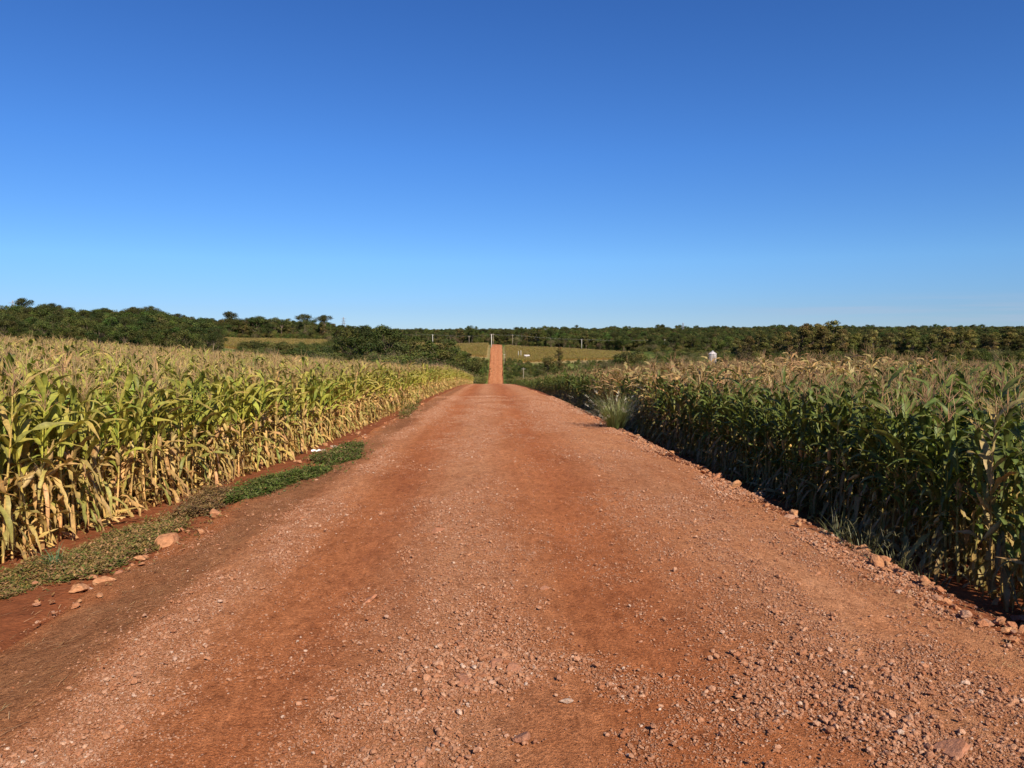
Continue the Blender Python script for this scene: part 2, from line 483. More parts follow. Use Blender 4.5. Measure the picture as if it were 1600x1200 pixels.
def plain_mat(name, col, rough=0.6, metal=0.0, var=0.25, scale=4.0):
    m, nt, out = new_mat(name)
    tc = nt.nodes.new("ShaderNodeTexCoord")
    n = noise(nt, tc.outputs["Object"], scale, 5)
    c = mixc(nt, 1.0, col, ramp(nt, n, [(0.3, (1 - var,) * 3), (0.7, (1 + var * 0.5,) * 3)]), 'MULTIPLY')
    p = nd(nt, "ShaderNodeBsdfPrincipled"); p.inputs["Roughness"].default_value = rough; p.inputs["Metallic"].default_value = metal
    nt.links.new(c, p.inputs["Base Color"]); nt.links.new(p.outputs[0], out.inputs[0])
    return m
M['concrete'] = plain_mat("concrete_pole", (0.62, 0.58, 0.50), 0.8)
M['wood'] = plain_mat("weathered_wood", (0.30, 0.24, 0.17), 0.85)
M['wire'] = plain_mat("cable", (0.30, 0.29, 0.27), 0.5)
M['steel'] = plain_mat("galvanised_steel", (0.32, 0.34, 0.37), 0.5)
M['white'] = plain_mat("white_paint", (0.78, 0.76, 0.73), 0.6)
M['plaster'] = plain_mat("grey_plaster", (0.42, 0.38, 0.34), 0.8)
M['tank'] = plain_mat("silo_sheet", (0.52, 0.47, 0.45), 0.45, 0.0, 0.2, 1.0)
M['rooftin'] = plain_mat("roof_sheet", (0.55, 0.50, 0.46), 0.6)
M['dark'] = plain_mat("dark_opening", (0.03, 0.03, 0.035), 0.4)
M['litter'] = plain_mat("white_plastic", (0.82, 0.82, 0.82), 0.5, 0, 0.1)

# ------------------------------------------------------------------ ground sheet and road
def grid_mesh(name, X, Y, Z, mat, attr=None, attr_cols=None):
    ny, nx = X.shape
    v = np.stack([X.ravel(), Y.ravel(), Z.ravel()], 1)
    i = np.arange((ny - 1) * (nx - 1)); r = i // (nx - 1); c = i % (nx - 1)
    a = r * nx + c
    q = np.stack([a, a + 1, a + nx + 1, a + nx], 1)
    me = bpy.data.meshes.new(name)
    me.vertices.add(len(v)); me.vertices.foreach_set("co", v.astype(np.float32).ravel())
    me.loops.add(q.size); me.loops.foreach_set("vertex_index", q.astype(np.int32).ravel())
    me.polygons.add(len(q)); me.polygons.foreach_set("loop_start", np.arange(0, q.size, 4, dtype=np.int32))
    me.polygons.foreach_set("use_smooth", np.ones(len(q), bool))
    me.update(calc_edges=True); me.validate()
    if attr:
        at = me.attributes.new(attr, 'FLOAT_COLOR', 'POINT')
        cc = np.ones((len(v), 4), np.float32); cc[:, :3] = attr_cols
        at.data.foreach_set("color", cc.ravel())
    me.materials.append(mat)
    return me

def growing(a, b, step, rate):
    out = [a]
    while out[-1] < b:
        out.append(out[-1] + max(step, out[-1] * rate))
    return out
def build_ground():
    pos_x = np.concatenate([np.arange(0, 9, 0.22), np.array(growing(9, 6000, 0.4, 0.035))])
    xs = np.concatenate([-pos_x[:0:-1], pos_x])
    ys = np.concatenate([np.arange(-40, 1, 2.0), np.arange(1, 30, 0.25), np.array(growing(30, 7000, 0.5, 0.018))])
    X, Y = np.meshgrid(xs, ys)
    x = X.ravel(); y = Y.ravel()
    z = ground_z(x, y)
    # how far cover goes
    dx = np.abs(x - road_cx(y))
    soil = 1 - sstep(150, 190, y)
    soil = np.maximum(soil, (1 - sstep(np.interp(y, [100, 250], [4.5, 3.7]), np.interp(y, [100, 250], [8.5, 4.6]), dx)) * (1 - sstep(600, 640, y)))
    t = x / np.maximum(y, 1)
    past = sstep(150, 200, y) * (1 - sstep(560, 680, y))
    crop = np.zeros_like(y)
    for (t0, t1, d0, d1) in ((-0.345, -0.205, 420, 512), (-0.16, -0.002, 500, 606), (0.016, 0.182, 482, 568)):
        crop = np.maximum(crop, sstep(t0 - .004, t0 + .004, t) * (1 - sstep(t1 - .004, t1 + .004, t)) * sstep(d0 - 5, d0 + 5, y) * (1 - sstep(d1 - 5, d1 + 5, y)))
    cov = np.stack([soil, past, crop], 1)
    me = grid_mesh("ground", X, Y, z.reshape(X.shape), M['ground'], "cover", cov)
    return tag(link("ground", me), "red soil fields and green pasture rolling to the horizon", "ground", kind="structure")
build_ground()

def build_road():
    us = np.concatenate([np.arange(-4.35, 4.36, 0.05)])
    ys = np.concatenate([np.arange(-20, 2.5, 0.5), np.arange(2.5, 14, 0.05), np.array(growing(14, 640, 0.1, 0.008))])
    U, Y = np.meshgrid(us, ys)
    hw = road_hw(Y)
    Un = U / 4.05 * hw
    wob = (0.22 * fbm(Y * 0.5, np.where(U < 0, 3.0, 11.0), 3) * sstep(2.6, 4.0, np.abs(U)))
    wob = wob + sstep(150, 300, Y) * 0.9 * fbm(Y * 0.09, np.where(U < 0, 5.0, 15.0), 3) * sstep(2.2, 4.0, np.abs(U))
    X = road_cx(Y) + Un + wob
    a = np.abs(Un)
    Z = road_z(Y) + road_local(X, Y) - 0.35 * sstep(hw - 0.15, hw + 0.3, a) * np.where(U > 0, 1.15, 0.8)
    u = (X - road_cx(Y)).ravel(); y = Y.ravel()
    w1 = 0.25 * fbm(y * 0.12, u * 0.0 + 2, 3)
    w2 = 0.20 * fbm(y * 0.12, u * 0.0 + 6, 3)
    loose = (np.exp(-((u + 0.55 + w1) / 0.75) ** 2) + np.exp(-((u - 2.7 + w2) / 1.0) ** 2) + 0.95 * np.exp(-((u + 2.65 + w1 * 0.6) / 0.38) ** 2)
             + 0.5 * sstep(3.2, 3.9, u))
    smooth = np.exp(-((u + 1.65 + w2) / 0.30) ** 2) + np.exp(-((u - 1.05 + w1) / 0.42) ** 2) + 0.6 * np.exp(-((u - 1.75 + w2) / 0.14) ** 2) + 0.5 * np.exp(-((u + 1.05 + w1) / 0.10) ** 2)
    verge = sstep(2.75, 3.15, -u + w2 * 0.8) * (1 - sstep(60, 140, y)) * (1 - 0.8 * sstep(3.55, 4.0, -u + 0.5 * fbm(y * 0.9, u * 1.5, 3)))
    fade_ = 1 - 0.75 * sstep(150, 300, y)
    loose = loose * fade_ + 0.55 * (1 - fade_); smooth = smooth * fade_
    band = np.stack([np.clip(loose, 0, 1), np.clip(verge, 0, 1), np.clip(smooth, 0, 1)], 1)
    me = grid_mesh("road", X, Y, Z, M['road'], "band", band)
    return tag(link("road", me), "straight red gravel road running down into the valley and up the far slope", "road", kind="structure")
build_road()

# ------------------------------------------------------------------ scattering (one object each, for what nobody could count)
def bank(name, meshes):
    col = bpy.data.collections.new(name)
    for i, me in enumerate(meshes):
        col.objects.link(bpy.data.objects.new("%s_%03d" % (name, i), me))
    return col
def scatter(name, pts, rots, scls, idx, col):
    pts = np.asarray(pts, np.float32)
    me = bpy.data.meshes.new(name)
    me.vertices.add(len(pts)); me.vertices.foreach_set("co", pts.ravel())
    for nm, typ, key, dat in (("rot", 'FLOAT_VECTOR', "vector", rots), ("scl", 'FLOAT_VECTOR', "vector", scls)):
        a = me.attributes.new(nm, typ, 'POINT'); a.data.foreach_set(key, np.asarray(dat, np.float32).ravel())
    a = me.attributes.new("idx", 'INT', 'POINT'); a.data.foreach_set("value", np.asarray(idx, np.int32))
    o = link(name, me)
    ng = bpy.data.node_groups.new(name + "_nodes", 'GeometryNodeTree')
    ng.interface.new_socket("Geometry", in_out='INPUT', socket_type='NodeSocketGeometry')
    ng.interface.new_socket("Geometry", in_out='OUTPUT', socket_type='NodeSocketGeometry')
    N, L = ng.nodes, ng.links
    gi, go = N.new("NodeGroupInput"), N.new("NodeGroupOutput")
    iop = N.new("GeometryNodeInstanceOnPoints")
    ci = N.new("GeometryNodeCollectionInfo")
    ci.inputs["Collection"].default_value = col
    ci.inputs["Separate Children"].default_value = True
    ci.inputs["Reset Children"].default_value = True
    def named(nm, typ):
        n = N.new("GeometryNodeInputNamedAttribute"); n.data_type = typ; n.inputs["Name"].default_value = nm
        return n.outputs["Attribute"]
    iop.inputs["Pick Instance"].default_value = True
    L.new(gi.outputs[0], iop.inputs["Points"]); L.new(ci.outputs[0], iop.inputs["Instance"])
    L.new(named("idx", 'INT'), iop.inputs["Instance Index"])
    L.new(named("rot", 'FLOAT_VECTOR'), iop.inputs["Rotation"])
    L.new(named("scl", 'FLOAT_VECTOR'), iop.inputs["Scale"])
    L.new(iop.outputs[0], go.inputs[0])
    md = o.modifiers.new("scatter", 'NODES'); md.node_group = ng
    return o

# ------------------------------------------------------------------ maize
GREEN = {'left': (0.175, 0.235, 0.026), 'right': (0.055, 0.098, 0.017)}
YEL = (0.46, 0.38, 0.055)
STRAW = (0.58, 0.36, 0.125)
BROWN = (0.36, 0.20, 0.09)
def lerp(a, b, t):
    return tuple(a[i] * (1 - t) + b[i] * t for i in range(3))
def jit(c, rng, a=0.15):
    k = 1 + rng.uniform(-a, a)
    return tuple(max(0, x * k * (1 + rng.uniform(-a, a) * 0.4)) for x in c)

def maize_leaf(mb, rng, base, az, e0, L, W, droop, col, tip, ruffle=0.12, twist=0.0, seg=9, kink=None, tipstart=0.55, dexp=1.3):
    p = Vector(base); pts = []
    ds = L / seg
    roll = 0.0
    ph = rng.uniform(0, 6.28)
    vs, cs, fs = [], [], []
    for i in range(seg + 1):
        s = i / seg
        e = e0 - droop * s ** dexp
        if kink and s > kink[0]: e -= kink[1]
        e = max(e, R(-88))
        a2 = az + twist * 0.5 * s
        d = Vector((math.cos(a2) * math.cos(e), math.sin(a2) * math.cos(e), math.sin(e)))
        side = Vector((-math.sin(a2), math.cos(a2), 0))
        nrm = side.cross(d) * -1
        roll = twist * s
        side2 = side * math.cos(roll) + nrm * math.sin(roll)
        nrm2 = nrm * math.cos(roll) - side * math.sin(roll)
        w = W * (0.5 + 0.5 * min(1, s / 0.28)) * max(0.0, 1 - max(0, (s - 0.4) / 0.6) ** 1.7)
        if i == seg: w = W * 0.04
        r1 = math.sin(ph + s * 19) * ruffle * w; r2 = math.sin(ph * 1.7 + s * 17 + 2) * ruffle * w
        vs += [tuple(p + side2 * (w * 0.5) + nrm2 * (0.16 * w + r1)), tuple(p), tuple(p - side2 * (w * 0.5) + nrm2 * (0.16 * w + r2))]
        t = max(0, (s - tipstart) / (1 - tipstart)) ** 1.2 if tipstart < 1 else 0
        c = lerp(col, tip, min(1, t * rng.uniform(0.85, 1.1)))
        ce = lerp(col, tip, min(1, t + 0.12))
        mid = lerp(c, (0.40, 0.42, 0.15), 0.22)
        cs += [ce, mid, ce]
        p = p + d * ds
    for i in range(seg):
        b = i * 3
        fs += [(b, b + 1, b + 4, b + 3), (b + 1, b + 2, b + 5, b + 4)]
    mb.add(vs, fs, cs)

def maize_parts(seed, style):
    """stalk, leaves, ears and tassel of one maize plant"""
    rng = random.Random(seed)
    left = style.startswith('left')
    dry = style.endswith('dry')
    Ht = rng.uniform(1.62, 1.86) if left else rng.uniform(1.88, 2.12)
    lean = rng.uniform(-0.06, 0.06), rng.uniform(-0.06, 0.06)
    P = lambda h: Vector((lean[0] * h + 0.015 * math.sin(h * 3 + seed), lean[1] * h + 0.015 * math.cos(h * 2.3 + seed), h))
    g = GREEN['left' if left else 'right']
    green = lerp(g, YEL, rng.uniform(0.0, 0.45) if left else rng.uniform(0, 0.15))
    if dry: green = lerp(STRAW if left else (0.42, 0.27, 0.145), (0.26, 0.23, 0.06), rng.uniform(0.1, 0.5))
    if style.endswith('dull'): green = lerp((0.30, 0.235, 0.085), (0.19, 0.185, 0.050), rng.random())
    stalk, leaves, tassel, ears = MB(), MB(), MB(), []
    n = 15
    pts, rad, cols = [], [], []
    for i in range(n):
        h = -0.04 + (Ht + 0.04) * i / (n - 1)
        pts.append(P(h)); s = i / (n - 1)
        rad.append((0.0165 * (1 - s) + 0.0045 * s) * (1.22 if i % 2 == 0 else 0.95))
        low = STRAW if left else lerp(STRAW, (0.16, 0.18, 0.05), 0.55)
        cols.append(jit(lerp(low, lerp(green, YEL, 0.3), min(1, max(0, (s - 0.25) / 0.35))), rng, 0.2))
    stalk.tube(pts, rad, 6, cols)
    az0 = rng.uniform(0, 2 * PI)
    nl = rng.randint(13, 15) if left else rng.randint(15, 17)
    dry_to = (rng.uniform(0.38, 0.56) if left else rng.uniform(0.16, 0.34)) * Ht
    for i in range(nl):
        s = i / (nl - 1)
        h = 0.08 + (Ht - 0.16) * s ** 0.95
        az = az0 + PI * (i % 2) + rng.gauss(0, 0.38)
        b = P(h)
        if h < dry_to or dry and rng.random() < 0.7:
            c = jit(lerp(STRAW, BROWN, rng.random() ** 2 * 0.6 if left else rng.uniform(.35, 1)), rng, 0.2)
            if left and rng.random() < 0.3: c = lerp(c, (0.25, 0.27, 0.05), rng.uniform(0.3, 0.8))
            hang = rng.random() < 0.75
            maize_leaf(leaves, rng, b, az, R(rng.uniform(20, 62) if hang else rng.uniform(35, 70)), rng.uniform(0.38, 0.72), rng.uniform(0.04, 0.075),
                       R((rng.uniform(120, 165) if not (dry and s > 0.55) else rng.uniform(30, 80)) if hang else rng.uniform(50, 110)), c, lerp(c, BROWN, 0.4), 0.30, rng.uniform(-1.3, 1.3), 10, dexp=0.42 if hang and not (dry and s > 0.55) else 1.0)
        else:
            c = jit(green, rng, 0.22)
            if left and h < dry_to + 0.3: c = lerp(c, YEL, rng.uniform(0.1, 0.6))
            mid = 1 - abs(s - 0.6) * 1.1
            L = rng.uniform(0.62, 0.86) * max(0.5, mid)
            kink = (rng.uniform(0.35, 0.6), R(rng.uniform(30, 80))) if rng.random() < 0.22 else None
            tip = lerp(c, STRAW, rng.uniform(0.3, 0.95) if left else rng.uniform(0.1, 0.5))
            maize_leaf(leaves, rng, b, az, R(rng.uniform(48, 76) if s < 0.75 else rng.uniform(62, 84) if left else rng.uniform(56, 80)), L * (1.0 if left or s < 0.75 else 0.92), rng.uniform(0.074, 0.108) * (0.95 if left else 0.90), R(rng.uniform(30, 105) if rng.random() < .7 else rng.uniform(100, 145)), c, tip,
                       0.14, rng.uniform(-0.9, 0.9), 10, kink, rng.uniform(0.3, 0.8) if left else rng.uniform(0.55, 0.9))
    # withered lower leaves hanging round the foot of the stalk
    for i in range(rng.randint(4, 7) if left else rng.randint(7, 10)):
        h = rng.uniform(0.12, 0.55 if not left else 0.62) * Ht * 0.9
        c = jit(lerp(STRAW, BROWN, rng.random() ** 1.5 * (0.7 if left else 1.0)), rng, 0.25)
        if not left: c = lerp(c, (0.08, 0.07, 0.025), rng.uniform(0.4, 0.9))  # right field: withered leaves darkened, the shade at the foot painted into their colour
        elif rng.random() < 0.4: c = lerp(c, (0.22, 0.27, 0.04), rng.uniform(0.3, 0.9))
        maize_leaf(leaves, rng, P(h), az0 + PI * (i % 2) + rng.gauss(0, 0.7), R(rng.uniform(-10, 45)), rng.uniform(0.40, 0.72), rng.uniform(0.03, 0.06),
                   R(rng.uniform(95, 140)), c, lerp(c, BROWN, 0.4), 0.3, rng.uniform(-1.6, 1.6), 9, dexp=0.35)
    for i in range(4):                                              # husks of the lowest leaves splayed on the soil
        a = rng.uniform(0, 6.28)
        maize_leaf(leaves, rng, P(rng.uniform(0.08, 0.22)), a, R(rng.uniform(-45, 10)), rng.uniform(0.18, 0.34), rng.uniform(0.02, 0.04), R(rng.uniform(20, 80)), jit(STRAW if left else lerp(STRAW, BROWN, .7), rng, .2), BROWN, 0.3, rng.uniform(-2, 2), 5)
    # ears in their husks
    for k in range(1 if rng.random() < 0.65 else 2):
        h = Ht * rng.uniform(0.42, 0.52) + 0.14 * k
        az = az0 + PI / 2 * rng.choice((-1, 1)) + rng.gauss(0, 0.3)
        tilt = R(rng.uniform(15, 38)) if rng.random() < 0.75 else R(rng.uniform(110, 150))
        d = Vector((math.cos(az) * math.sin(tilt), math.sin(az) * math.sin(tilt), math.cos(tilt)))
        e = MB()
        b = P(h) + Vector((math.cos(az), math.sin(az), 0)) * 0.006
        hc = jit(lerp(STRAW, (0.50, 0.37, 0.16), rng.random()), rng, 0.12) if left else jit(lerp((0.20, 0.22, 0.06), STRAW, rng.uniform(0.1, 0.9)), rng, 0.12)
        LL = rng.uniform(0.20, 0.27)
        prof = [(0, 0.010), (0.08, 0.020), (0.25, 0.030), (0.5, 0.031), (0.72, 0.024), (0.88, 0.013), (1.0, 0.004)]
        e.tube([b + d * LL * a for a, _ in prof], [r for _, r in prof], 8, [lerp(hc, BROWN, 0.25 * a) for a, _ in prof])
        for q in range(4):
            maize_leaf(e, rng, b + d * LL * rng.uniform(0.05, 0.3), az + q * 1.6 + rng.uniform(-0.4, 0.4), R(90) - tilt * 0.6, rng.uniform(0.18, 0.30), 0.042,
                       R(rng.uniform(-5, 45)), jit(hc, rng, 0.15), lerp(hc, BROWN, 0.5), 0.25, rng.uniform(-0.6, 0.6), 6)
        e.tube([b + d * LL * 0.97, b + d * (LL + 0.03) + Vector((0, 0, -0.005)), b + d * (LL + 0.05) + Vector((0, 0, -0.03))], [0.007, 0.008, 0.003], 5, (0.10, 0.05, 0.025))
        ears.append(e)
    # tassel
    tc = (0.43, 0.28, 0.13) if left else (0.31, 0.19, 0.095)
    tk = 0.95 if left else 0.88
    top = P(Ht)
    def spray(p0, d, L, col, r0=0.0034):
        pts = [p0]; dd = d.copy()
        for q in range(4):
            dd = (dd + Vector((rng.uniform(-.1, .1), rng.uniform(-.1, .1), -0.10))).normalized()
            pts.append(pts[-1] + dd * L / 4)
        tassel.tube(pts, [r0 * 0.7, r0, r0 * 1.05, r0 * 0.9, r0 * 0.35], 3, col, cap=False)
    spray(top, Vector((lean[0], lean[1], 1)), rng.uniform(0.28, 0.36) * tk, jit(tc, rng, 0.2), 0.005)
    for q in range(rng.randint(5, 8) if left else rng.randint(5, 8)):
        a = rng.uniform(0, 2 * PI); t = R(rng.uniform(12, 44))
        spray(top + Vector((0, 0, rng.uniform(-0.02, 0.12))), Vector((math.cos(a) * math.sin(t), math.sin(a) * math.sin(t), math.cos(t))), rng.uniform(0.16, 0.27) * tk, jit(tc, rng, 0.25))
    return stalk, leaves, ears, tassel

STYLES = [('left', 101 + k) for k in range(9)] + [('left_dry', 115), ('left_dry', 116)] + [('right', 201 + k) for k in range(9)] + [('right_dry', 215), ('right_dry', 216), ('right_dry', 217)] + [('left_dull', 301), ('left_dull', 302), ('left_dull', 303)]
maize_things, maize_bank_meshes = [], []
for st, sdv in STYLES:
    stalk, leaves, ears, tassel = maize_parts(sdv, st)
    parts = [('stalk', stalk.mesh("stalk", M['corn_stalk'])), ('leaves', leaves.mesh("leaves", M['corn_leaf']))]
    for e in ears: parts.append(('ear', e.mesh("ear", M['corn_husk'])))
    parts.append(('tassel', tassel.mesh("tassel", M['corn_tassel'])))
    maize_things.append(parts)
    j = MB(); j.join(stalk, 0); j.join(leaves, 1); j.join(tassel, 3)
    for e in ears: j.join(e, 2)
    maize_bank_meshes.append(j.mesh("maize", [M['corn_stalk'], M['corn_leaf'], M['corn_husk'], M['corn_tassel']]))
maize_bank = bank("maize", maize_bank_meshes)
LEFT_IDX, LEFT_DRY, RIGHT_IDX, RIGHT_DRY = list(range(9)), [9, 10], list(range(11, 20)), [20, 21, 22]

def place_maize():
    rs = np.random.RandomState(11)
    rng = random.Random(5)
    near, far = [], []
    sil = lambda px: np.interp(px, [-400, 0, 365, 550, 640, 730], [525, 530, 548, 570, 582, 597])
    for side in (-1, 1):
        edge = 5.55 if side < 0 else 5.65
        for row in range(420):
            off = edge + row * 0.5
            if off > 165: break
            ymax = 172.0 if side < 0 else 165.0
            y = 1.0 + rng.random() * 0.2
            while y < ymax:
                # sparse where only the tops of the field show
                dist = math.hypot(off, y)
                step = 0.215 if dist < 45 else (0.29 if dist < 90 else 0.42)
                y += step * rng.uniform(0.75, 1.25)
                if off / y > 0.80 and y > 6: continue
                if off / y > 2.4: continue
                e = 0.0
                if side < 0:
                    e = float(np.interp(y, [0, 10, 18, 38, 90, 150], [-0.25, -0.1, 0.75, 1.15, 1.45, 1.6]))
                    x = -(off - e)
                else:
                    x = off - 0.15
                x += float(road_cx(y)) - 0.15
                x += rng.gauss(0, 0.035)
                if row > 1 and rng.random() < 0.03: continue
                tall = rng.gauss(1.0, 0.075) + 0.09 * float(vnoise(off * 0.25, y * 0.15))
                tall *= 1.03 if side < 0 else 0.94 + 0.04 * max(0.0, 1 - row / 5.0) * (1 if y < 22 else 0.4)
                if side > 0 and 60 < y and off < 25: tall *= 0.93
                dryspot = side > 0 and abs(y - 30) < 9 + rng.gauss(0, 2) and off < 14
                lst = LEFT_IDX if side < 0 else RIGHT_IDX
                i = rng.choice(lst)
                if side < 0 and rng.random() < 0.10: i = rng.choice(LEFT_DRY)
                if dryspot and rng.random() < 0.6: i = rng.choice(RIGHT_DRY); tall *= 1.10
                elif side > 0 and rng.random() < 0.015: i = rng.choice(RIGHT_DRY)
                lk = 0.05 if row == 0 or rng.random() < 0.85 else 0.16
                rec = (x, y, side, row, i, tall, rng.uniform(0, 2 * PI), rng.gauss(0, lk), rng.gauss(0, lk))
                isnear = False
                if side < 0: isnear = (row == 0 and 8.0 < y < 27.5) or (row == 1 and 9.0 < y < 23)
                else: isnear = (row == 0 and 7.2 < y < 26.0) or (row == 1 and 8.0 < y < 20)
                (near if isnear else far).append(rec)
    return near, far
near_maize, far_maize = place_maize()

def far_fields():
    """crop on the slope across the valley, thinner and only as its tops show"""
    rng = random.Random(23)
    out = []
    polys = [(782, 905, 470, 560, 0.85), (905, 985, 480, 552, 0.9), (600, 762, 500, 600, 0.85), (362, 520, 428, 505, 0.85)]
    return polys
fa = np.array([(r[0], r[1]) for r in far_maize]); fz = ground_z(fa[:, 0], fa[:, 1])
print("maize individuals", len(near_maize), "field", len(far_maize))

pts = [(x, y, z - 0.02) for (x, y), z in zip(fa, fz)]
rots = [(r[7], r[8], r[6]) for r in far_maize]
scls = [(r[5], r[5], r[5]) for r in far_maize]
idx = [r[4] for r in far_maize]

# the crop strips across the valley join the same mass
def strip(pxs, d0, d1, spacing, rng, clip=None):
    res = []
    y = d0
    while y < d1:
        xa = ray(pxs[0], 520); xb = ray(pxs[1], 520)
        x = xa.x / xa.y * y
        xe = xb.x / xb.y * y
        while x < xe:
            res.append((x + rng.uniform(-.3, .3), y + rng.uniform(-.3, .3)))
            x += spacing * rng.uniform(0.7, 1.3)
        y += spacing * 0.9
    return res
rngf = random.Random(31)
hill = []
for pxs, d0, d1 in (((790, 985), 482, 566), ((560, 765), 505, 600), ((350, 522), 425, 508)):
    for (x, y) in strip(pxs, d0, d1, 1.15, rngf):
        if abs(x - float(road_cx(y))) < 6.5: continue
        if pxs[0] == 790:
            lim = 482 + 18 * (x / y - 0.02) / 0.16 + 10 * float(fbm(np.array([x * 0.02]), np.array([0.0]), 2)[0])
            if y < lim or y > 566 - 150 * max(0, x / y - 0.105): continue
        hill.append((x, y))
hill = np.array(hill); hz = ground_z(hill[:, 0], hill[:, 1])
for (x, y), z in zip(hill, hz):
    pts.append((x, y, z - 0.05)); rots.append((0, 0, rngf.uniform(0, 6.28)))
    s = rngf.uniform(0.9, 1.15); scls.append((s * 2.3, s * 2.3, s)); idx.append(rngf.choice([23, 24, 25, 23, 24, 25, 9, 0]))
o = scatter("corn_field", pts, rots, scls, idx, maize_bank)
tag(o, "dense mass of ripening maize filling the fields on both sides of the road", "corn field", kind="stuff")

LOOKS = ["pale green", "yellowing", "half dry", "broad leaved", "narrow leaved", "mottled", "straw dry"]
def maize_label(side, row, y, i):
    parts = maize_things[i]
    n_ears = sum(1 for p in parts if p[0] == 'ear')
    rowname = "front row" if row == 0 else "second row"
    if side < 0:
        dryness = "straw-dry" if i in LEFT_DRY else "green-topped straw-footed"
        if y < 10.8: wh = "behind the olive weed mat"
        elif y < 14: wh = "behind the dark green weed mat"
        elif y < 19: wh = "beside the bare red furrow"
        else: wh = "where the red furrow narrows"
        return "%s maize with %s, left %s %s" % (dryness, "one ear" if n_ears == 1 else "two ears", rowname, wh)
    dryness = "brown dry-leaved" if i in RIGHT_DRY else "dark green"
    if y < 10: wh = "beside the wispy verge grass"
    elif y < 14.5: wh = "above the dark stony ditch"
    elif y < 21: wh = "past the verge grass"
    else: wh = "near the plumed grass clump"
    return "%s maize with %s, right %s %s" % (dryness, "one ear" if n_ears == 1 else "two ears", rowname, wh)

for (x, y, side, row, i, tall, rz, tx, ty) in near_maize:
    root = bpy.data.objects.new("maize_plant", None); root.empty_display_size = 0.1
    C.objects.link(root)
    root.location = (x, y, gz(x, y) - 0.02); root.rotation_euler = (tx, ty, rz); root.scale = (tall, tall, tall)
    tag(root, maize_label(side, row, y, i), "maize plant", "maize plants along the left field edge" if side < 0 else "maize plants along the right field edge")
    for nm, me in maize_things[i]:
        p = bpy.data.objects.new(nm, me); C.objects.link(p); p.parent = root

# ------------------------------------------------------------------ stones
def stone_mesh(seed, sub=2, flat=1.0, mat=None, cuts=7):
    rng = random.Random(seed)
    bm = bmesh.new()
    bmesh.ops.create_icosphere(bm, subdivisions=sub, radius=0.5)
    planes = []
    for _ in range(cuts):
        d = Vector((rng.gauss(0, 1), rng.gauss(0, 1), rng.gauss(0, 1))).normalized()
        planes.append((d, rng.uniform(0.20, 0.40)))
    ax = (rng.uniform(0.8, 1.25), rng.uniform(0.7, 1.05), rng.uniform(0.55, 0.85) * flat)
    for v in bm.verts:
        for d, k in planes:
            t = v.co.dot(d) - k
            if t > 0: v.co -= d * t
        v.co += Vector((rng.uniform(-1, 1), rng.uniform(-1, 1), rng.uniform(-1, 1))) * 0.012
        v.co = Vector((v.co.x * ax[0], v.co.y * ax[1], v.co.z * ax[2]))
    me = bpy.data.meshes.new("stone")
    bm.to_mesh(me); bm.free()
    me.materials.append(mat)
    return me

gravel_bank = bank("pebble", [stone_mesh(i, 1, 0.9, M['gravel'], 5) for i in range(8)])
def gravel():
    rs = np.random.RandomState(3)
    N = 3000000
    y = 3.2 + (rs.rand(N) ** 1.9) * 50
    u = rs.uniform(-4.0, 4.3, N)
    w1 = 0.25 * fbm(y * 0.12, y * 0 + 2, 3); w2 = 0.20 * fbm(y * 0.12, y * 0 + 6, 3)
    dens = (0.42 * np.exp(-((u + 0.55 + w1) / 0.7) ** 2) + 0.55 * np.exp(-((u - 2.8 + w2) / 0.95) ** 2) + 0.85 * np.exp(-((u + 2.65 + w1 * 0.6) / 0.30) ** 2)
            + 0.9 * sstep(3.5, 4.05, u) + 0.06)
    patch = np.clip(fbm(u * 1.3, y * 0.45, 4) * 3.4 + 0.62, 0.05, 1.6) * np.clip(fbm(u * 7, y * 5, 2) * 2.2 + 0.8, 0.15, 1.5)
    dens = dens * patch
    # heap of loose stone low in the middle, and coarse scatter at lower right
    hx = u + road_cx(y)
    heap = np.exp(-(((hx - 0.0) / 0.75) ** 2 + ((y - 4.9) / 1.1) ** 2))
    heap2 = np.exp(-(((hx - 2.2) / 0.8) ** 2 + ((y - 4.6) / 0.9) ** 2))
    clump = np.clip(fbm(u * 2.6 + 3, y * 2.2, 3) * 3.6 + 0.5, 0, 1.6)
    dens = dens + (0.9 * heap + 0.28 * heap2) * clump
    keep = rs.rand(N) < np.clip(dens * 1.15, 0, 1) * 0.8
    y, u = y[keep], u[keep]
    heap = np.clip(heap[keep] + heap2[keep], 0, 1)
    x = u + road_cx(y)
    n = len(x)
    s = 0.0045 + 0.0056 * rs.gamma(1.4, 0.8, n)
    big = rs.rand(n) < 0.007 + 0.04 * heap
    s = np.where(big, s * rs.uniform(1.8, 3.8, n), s)
    s = np.where(u > 3.6, s * 1.7, s)
    s = s * (1 + 0.03 * np.maximum(y - 8, 0))
    s = s * (1 + 0.12 * heap); s = np.minimum(s, 0.06)
    z = surf_z(x, y) + s * rs.uniform(0.05, 0.5, n)
    P_ = np.stack([x, y, z], 1)
    rot = np.stack([rs.uniform(-0.5, 0.5, n), rs.uniform(-0.5, 0.5, n), rs.uniform(0, 6.28, n)], 1)
    sc = s[:, None] * rs.uniform(0.75, 1.3, (n, 3))
    print("gravel", n)
    o = scatter("gravel", P_, rot, sc, rs.randint(0, 8, n), gravel_bank)
    tag(o, "loose red and buff gravel lying in bands along the road", "gravel", kind="stuff")
gravel()

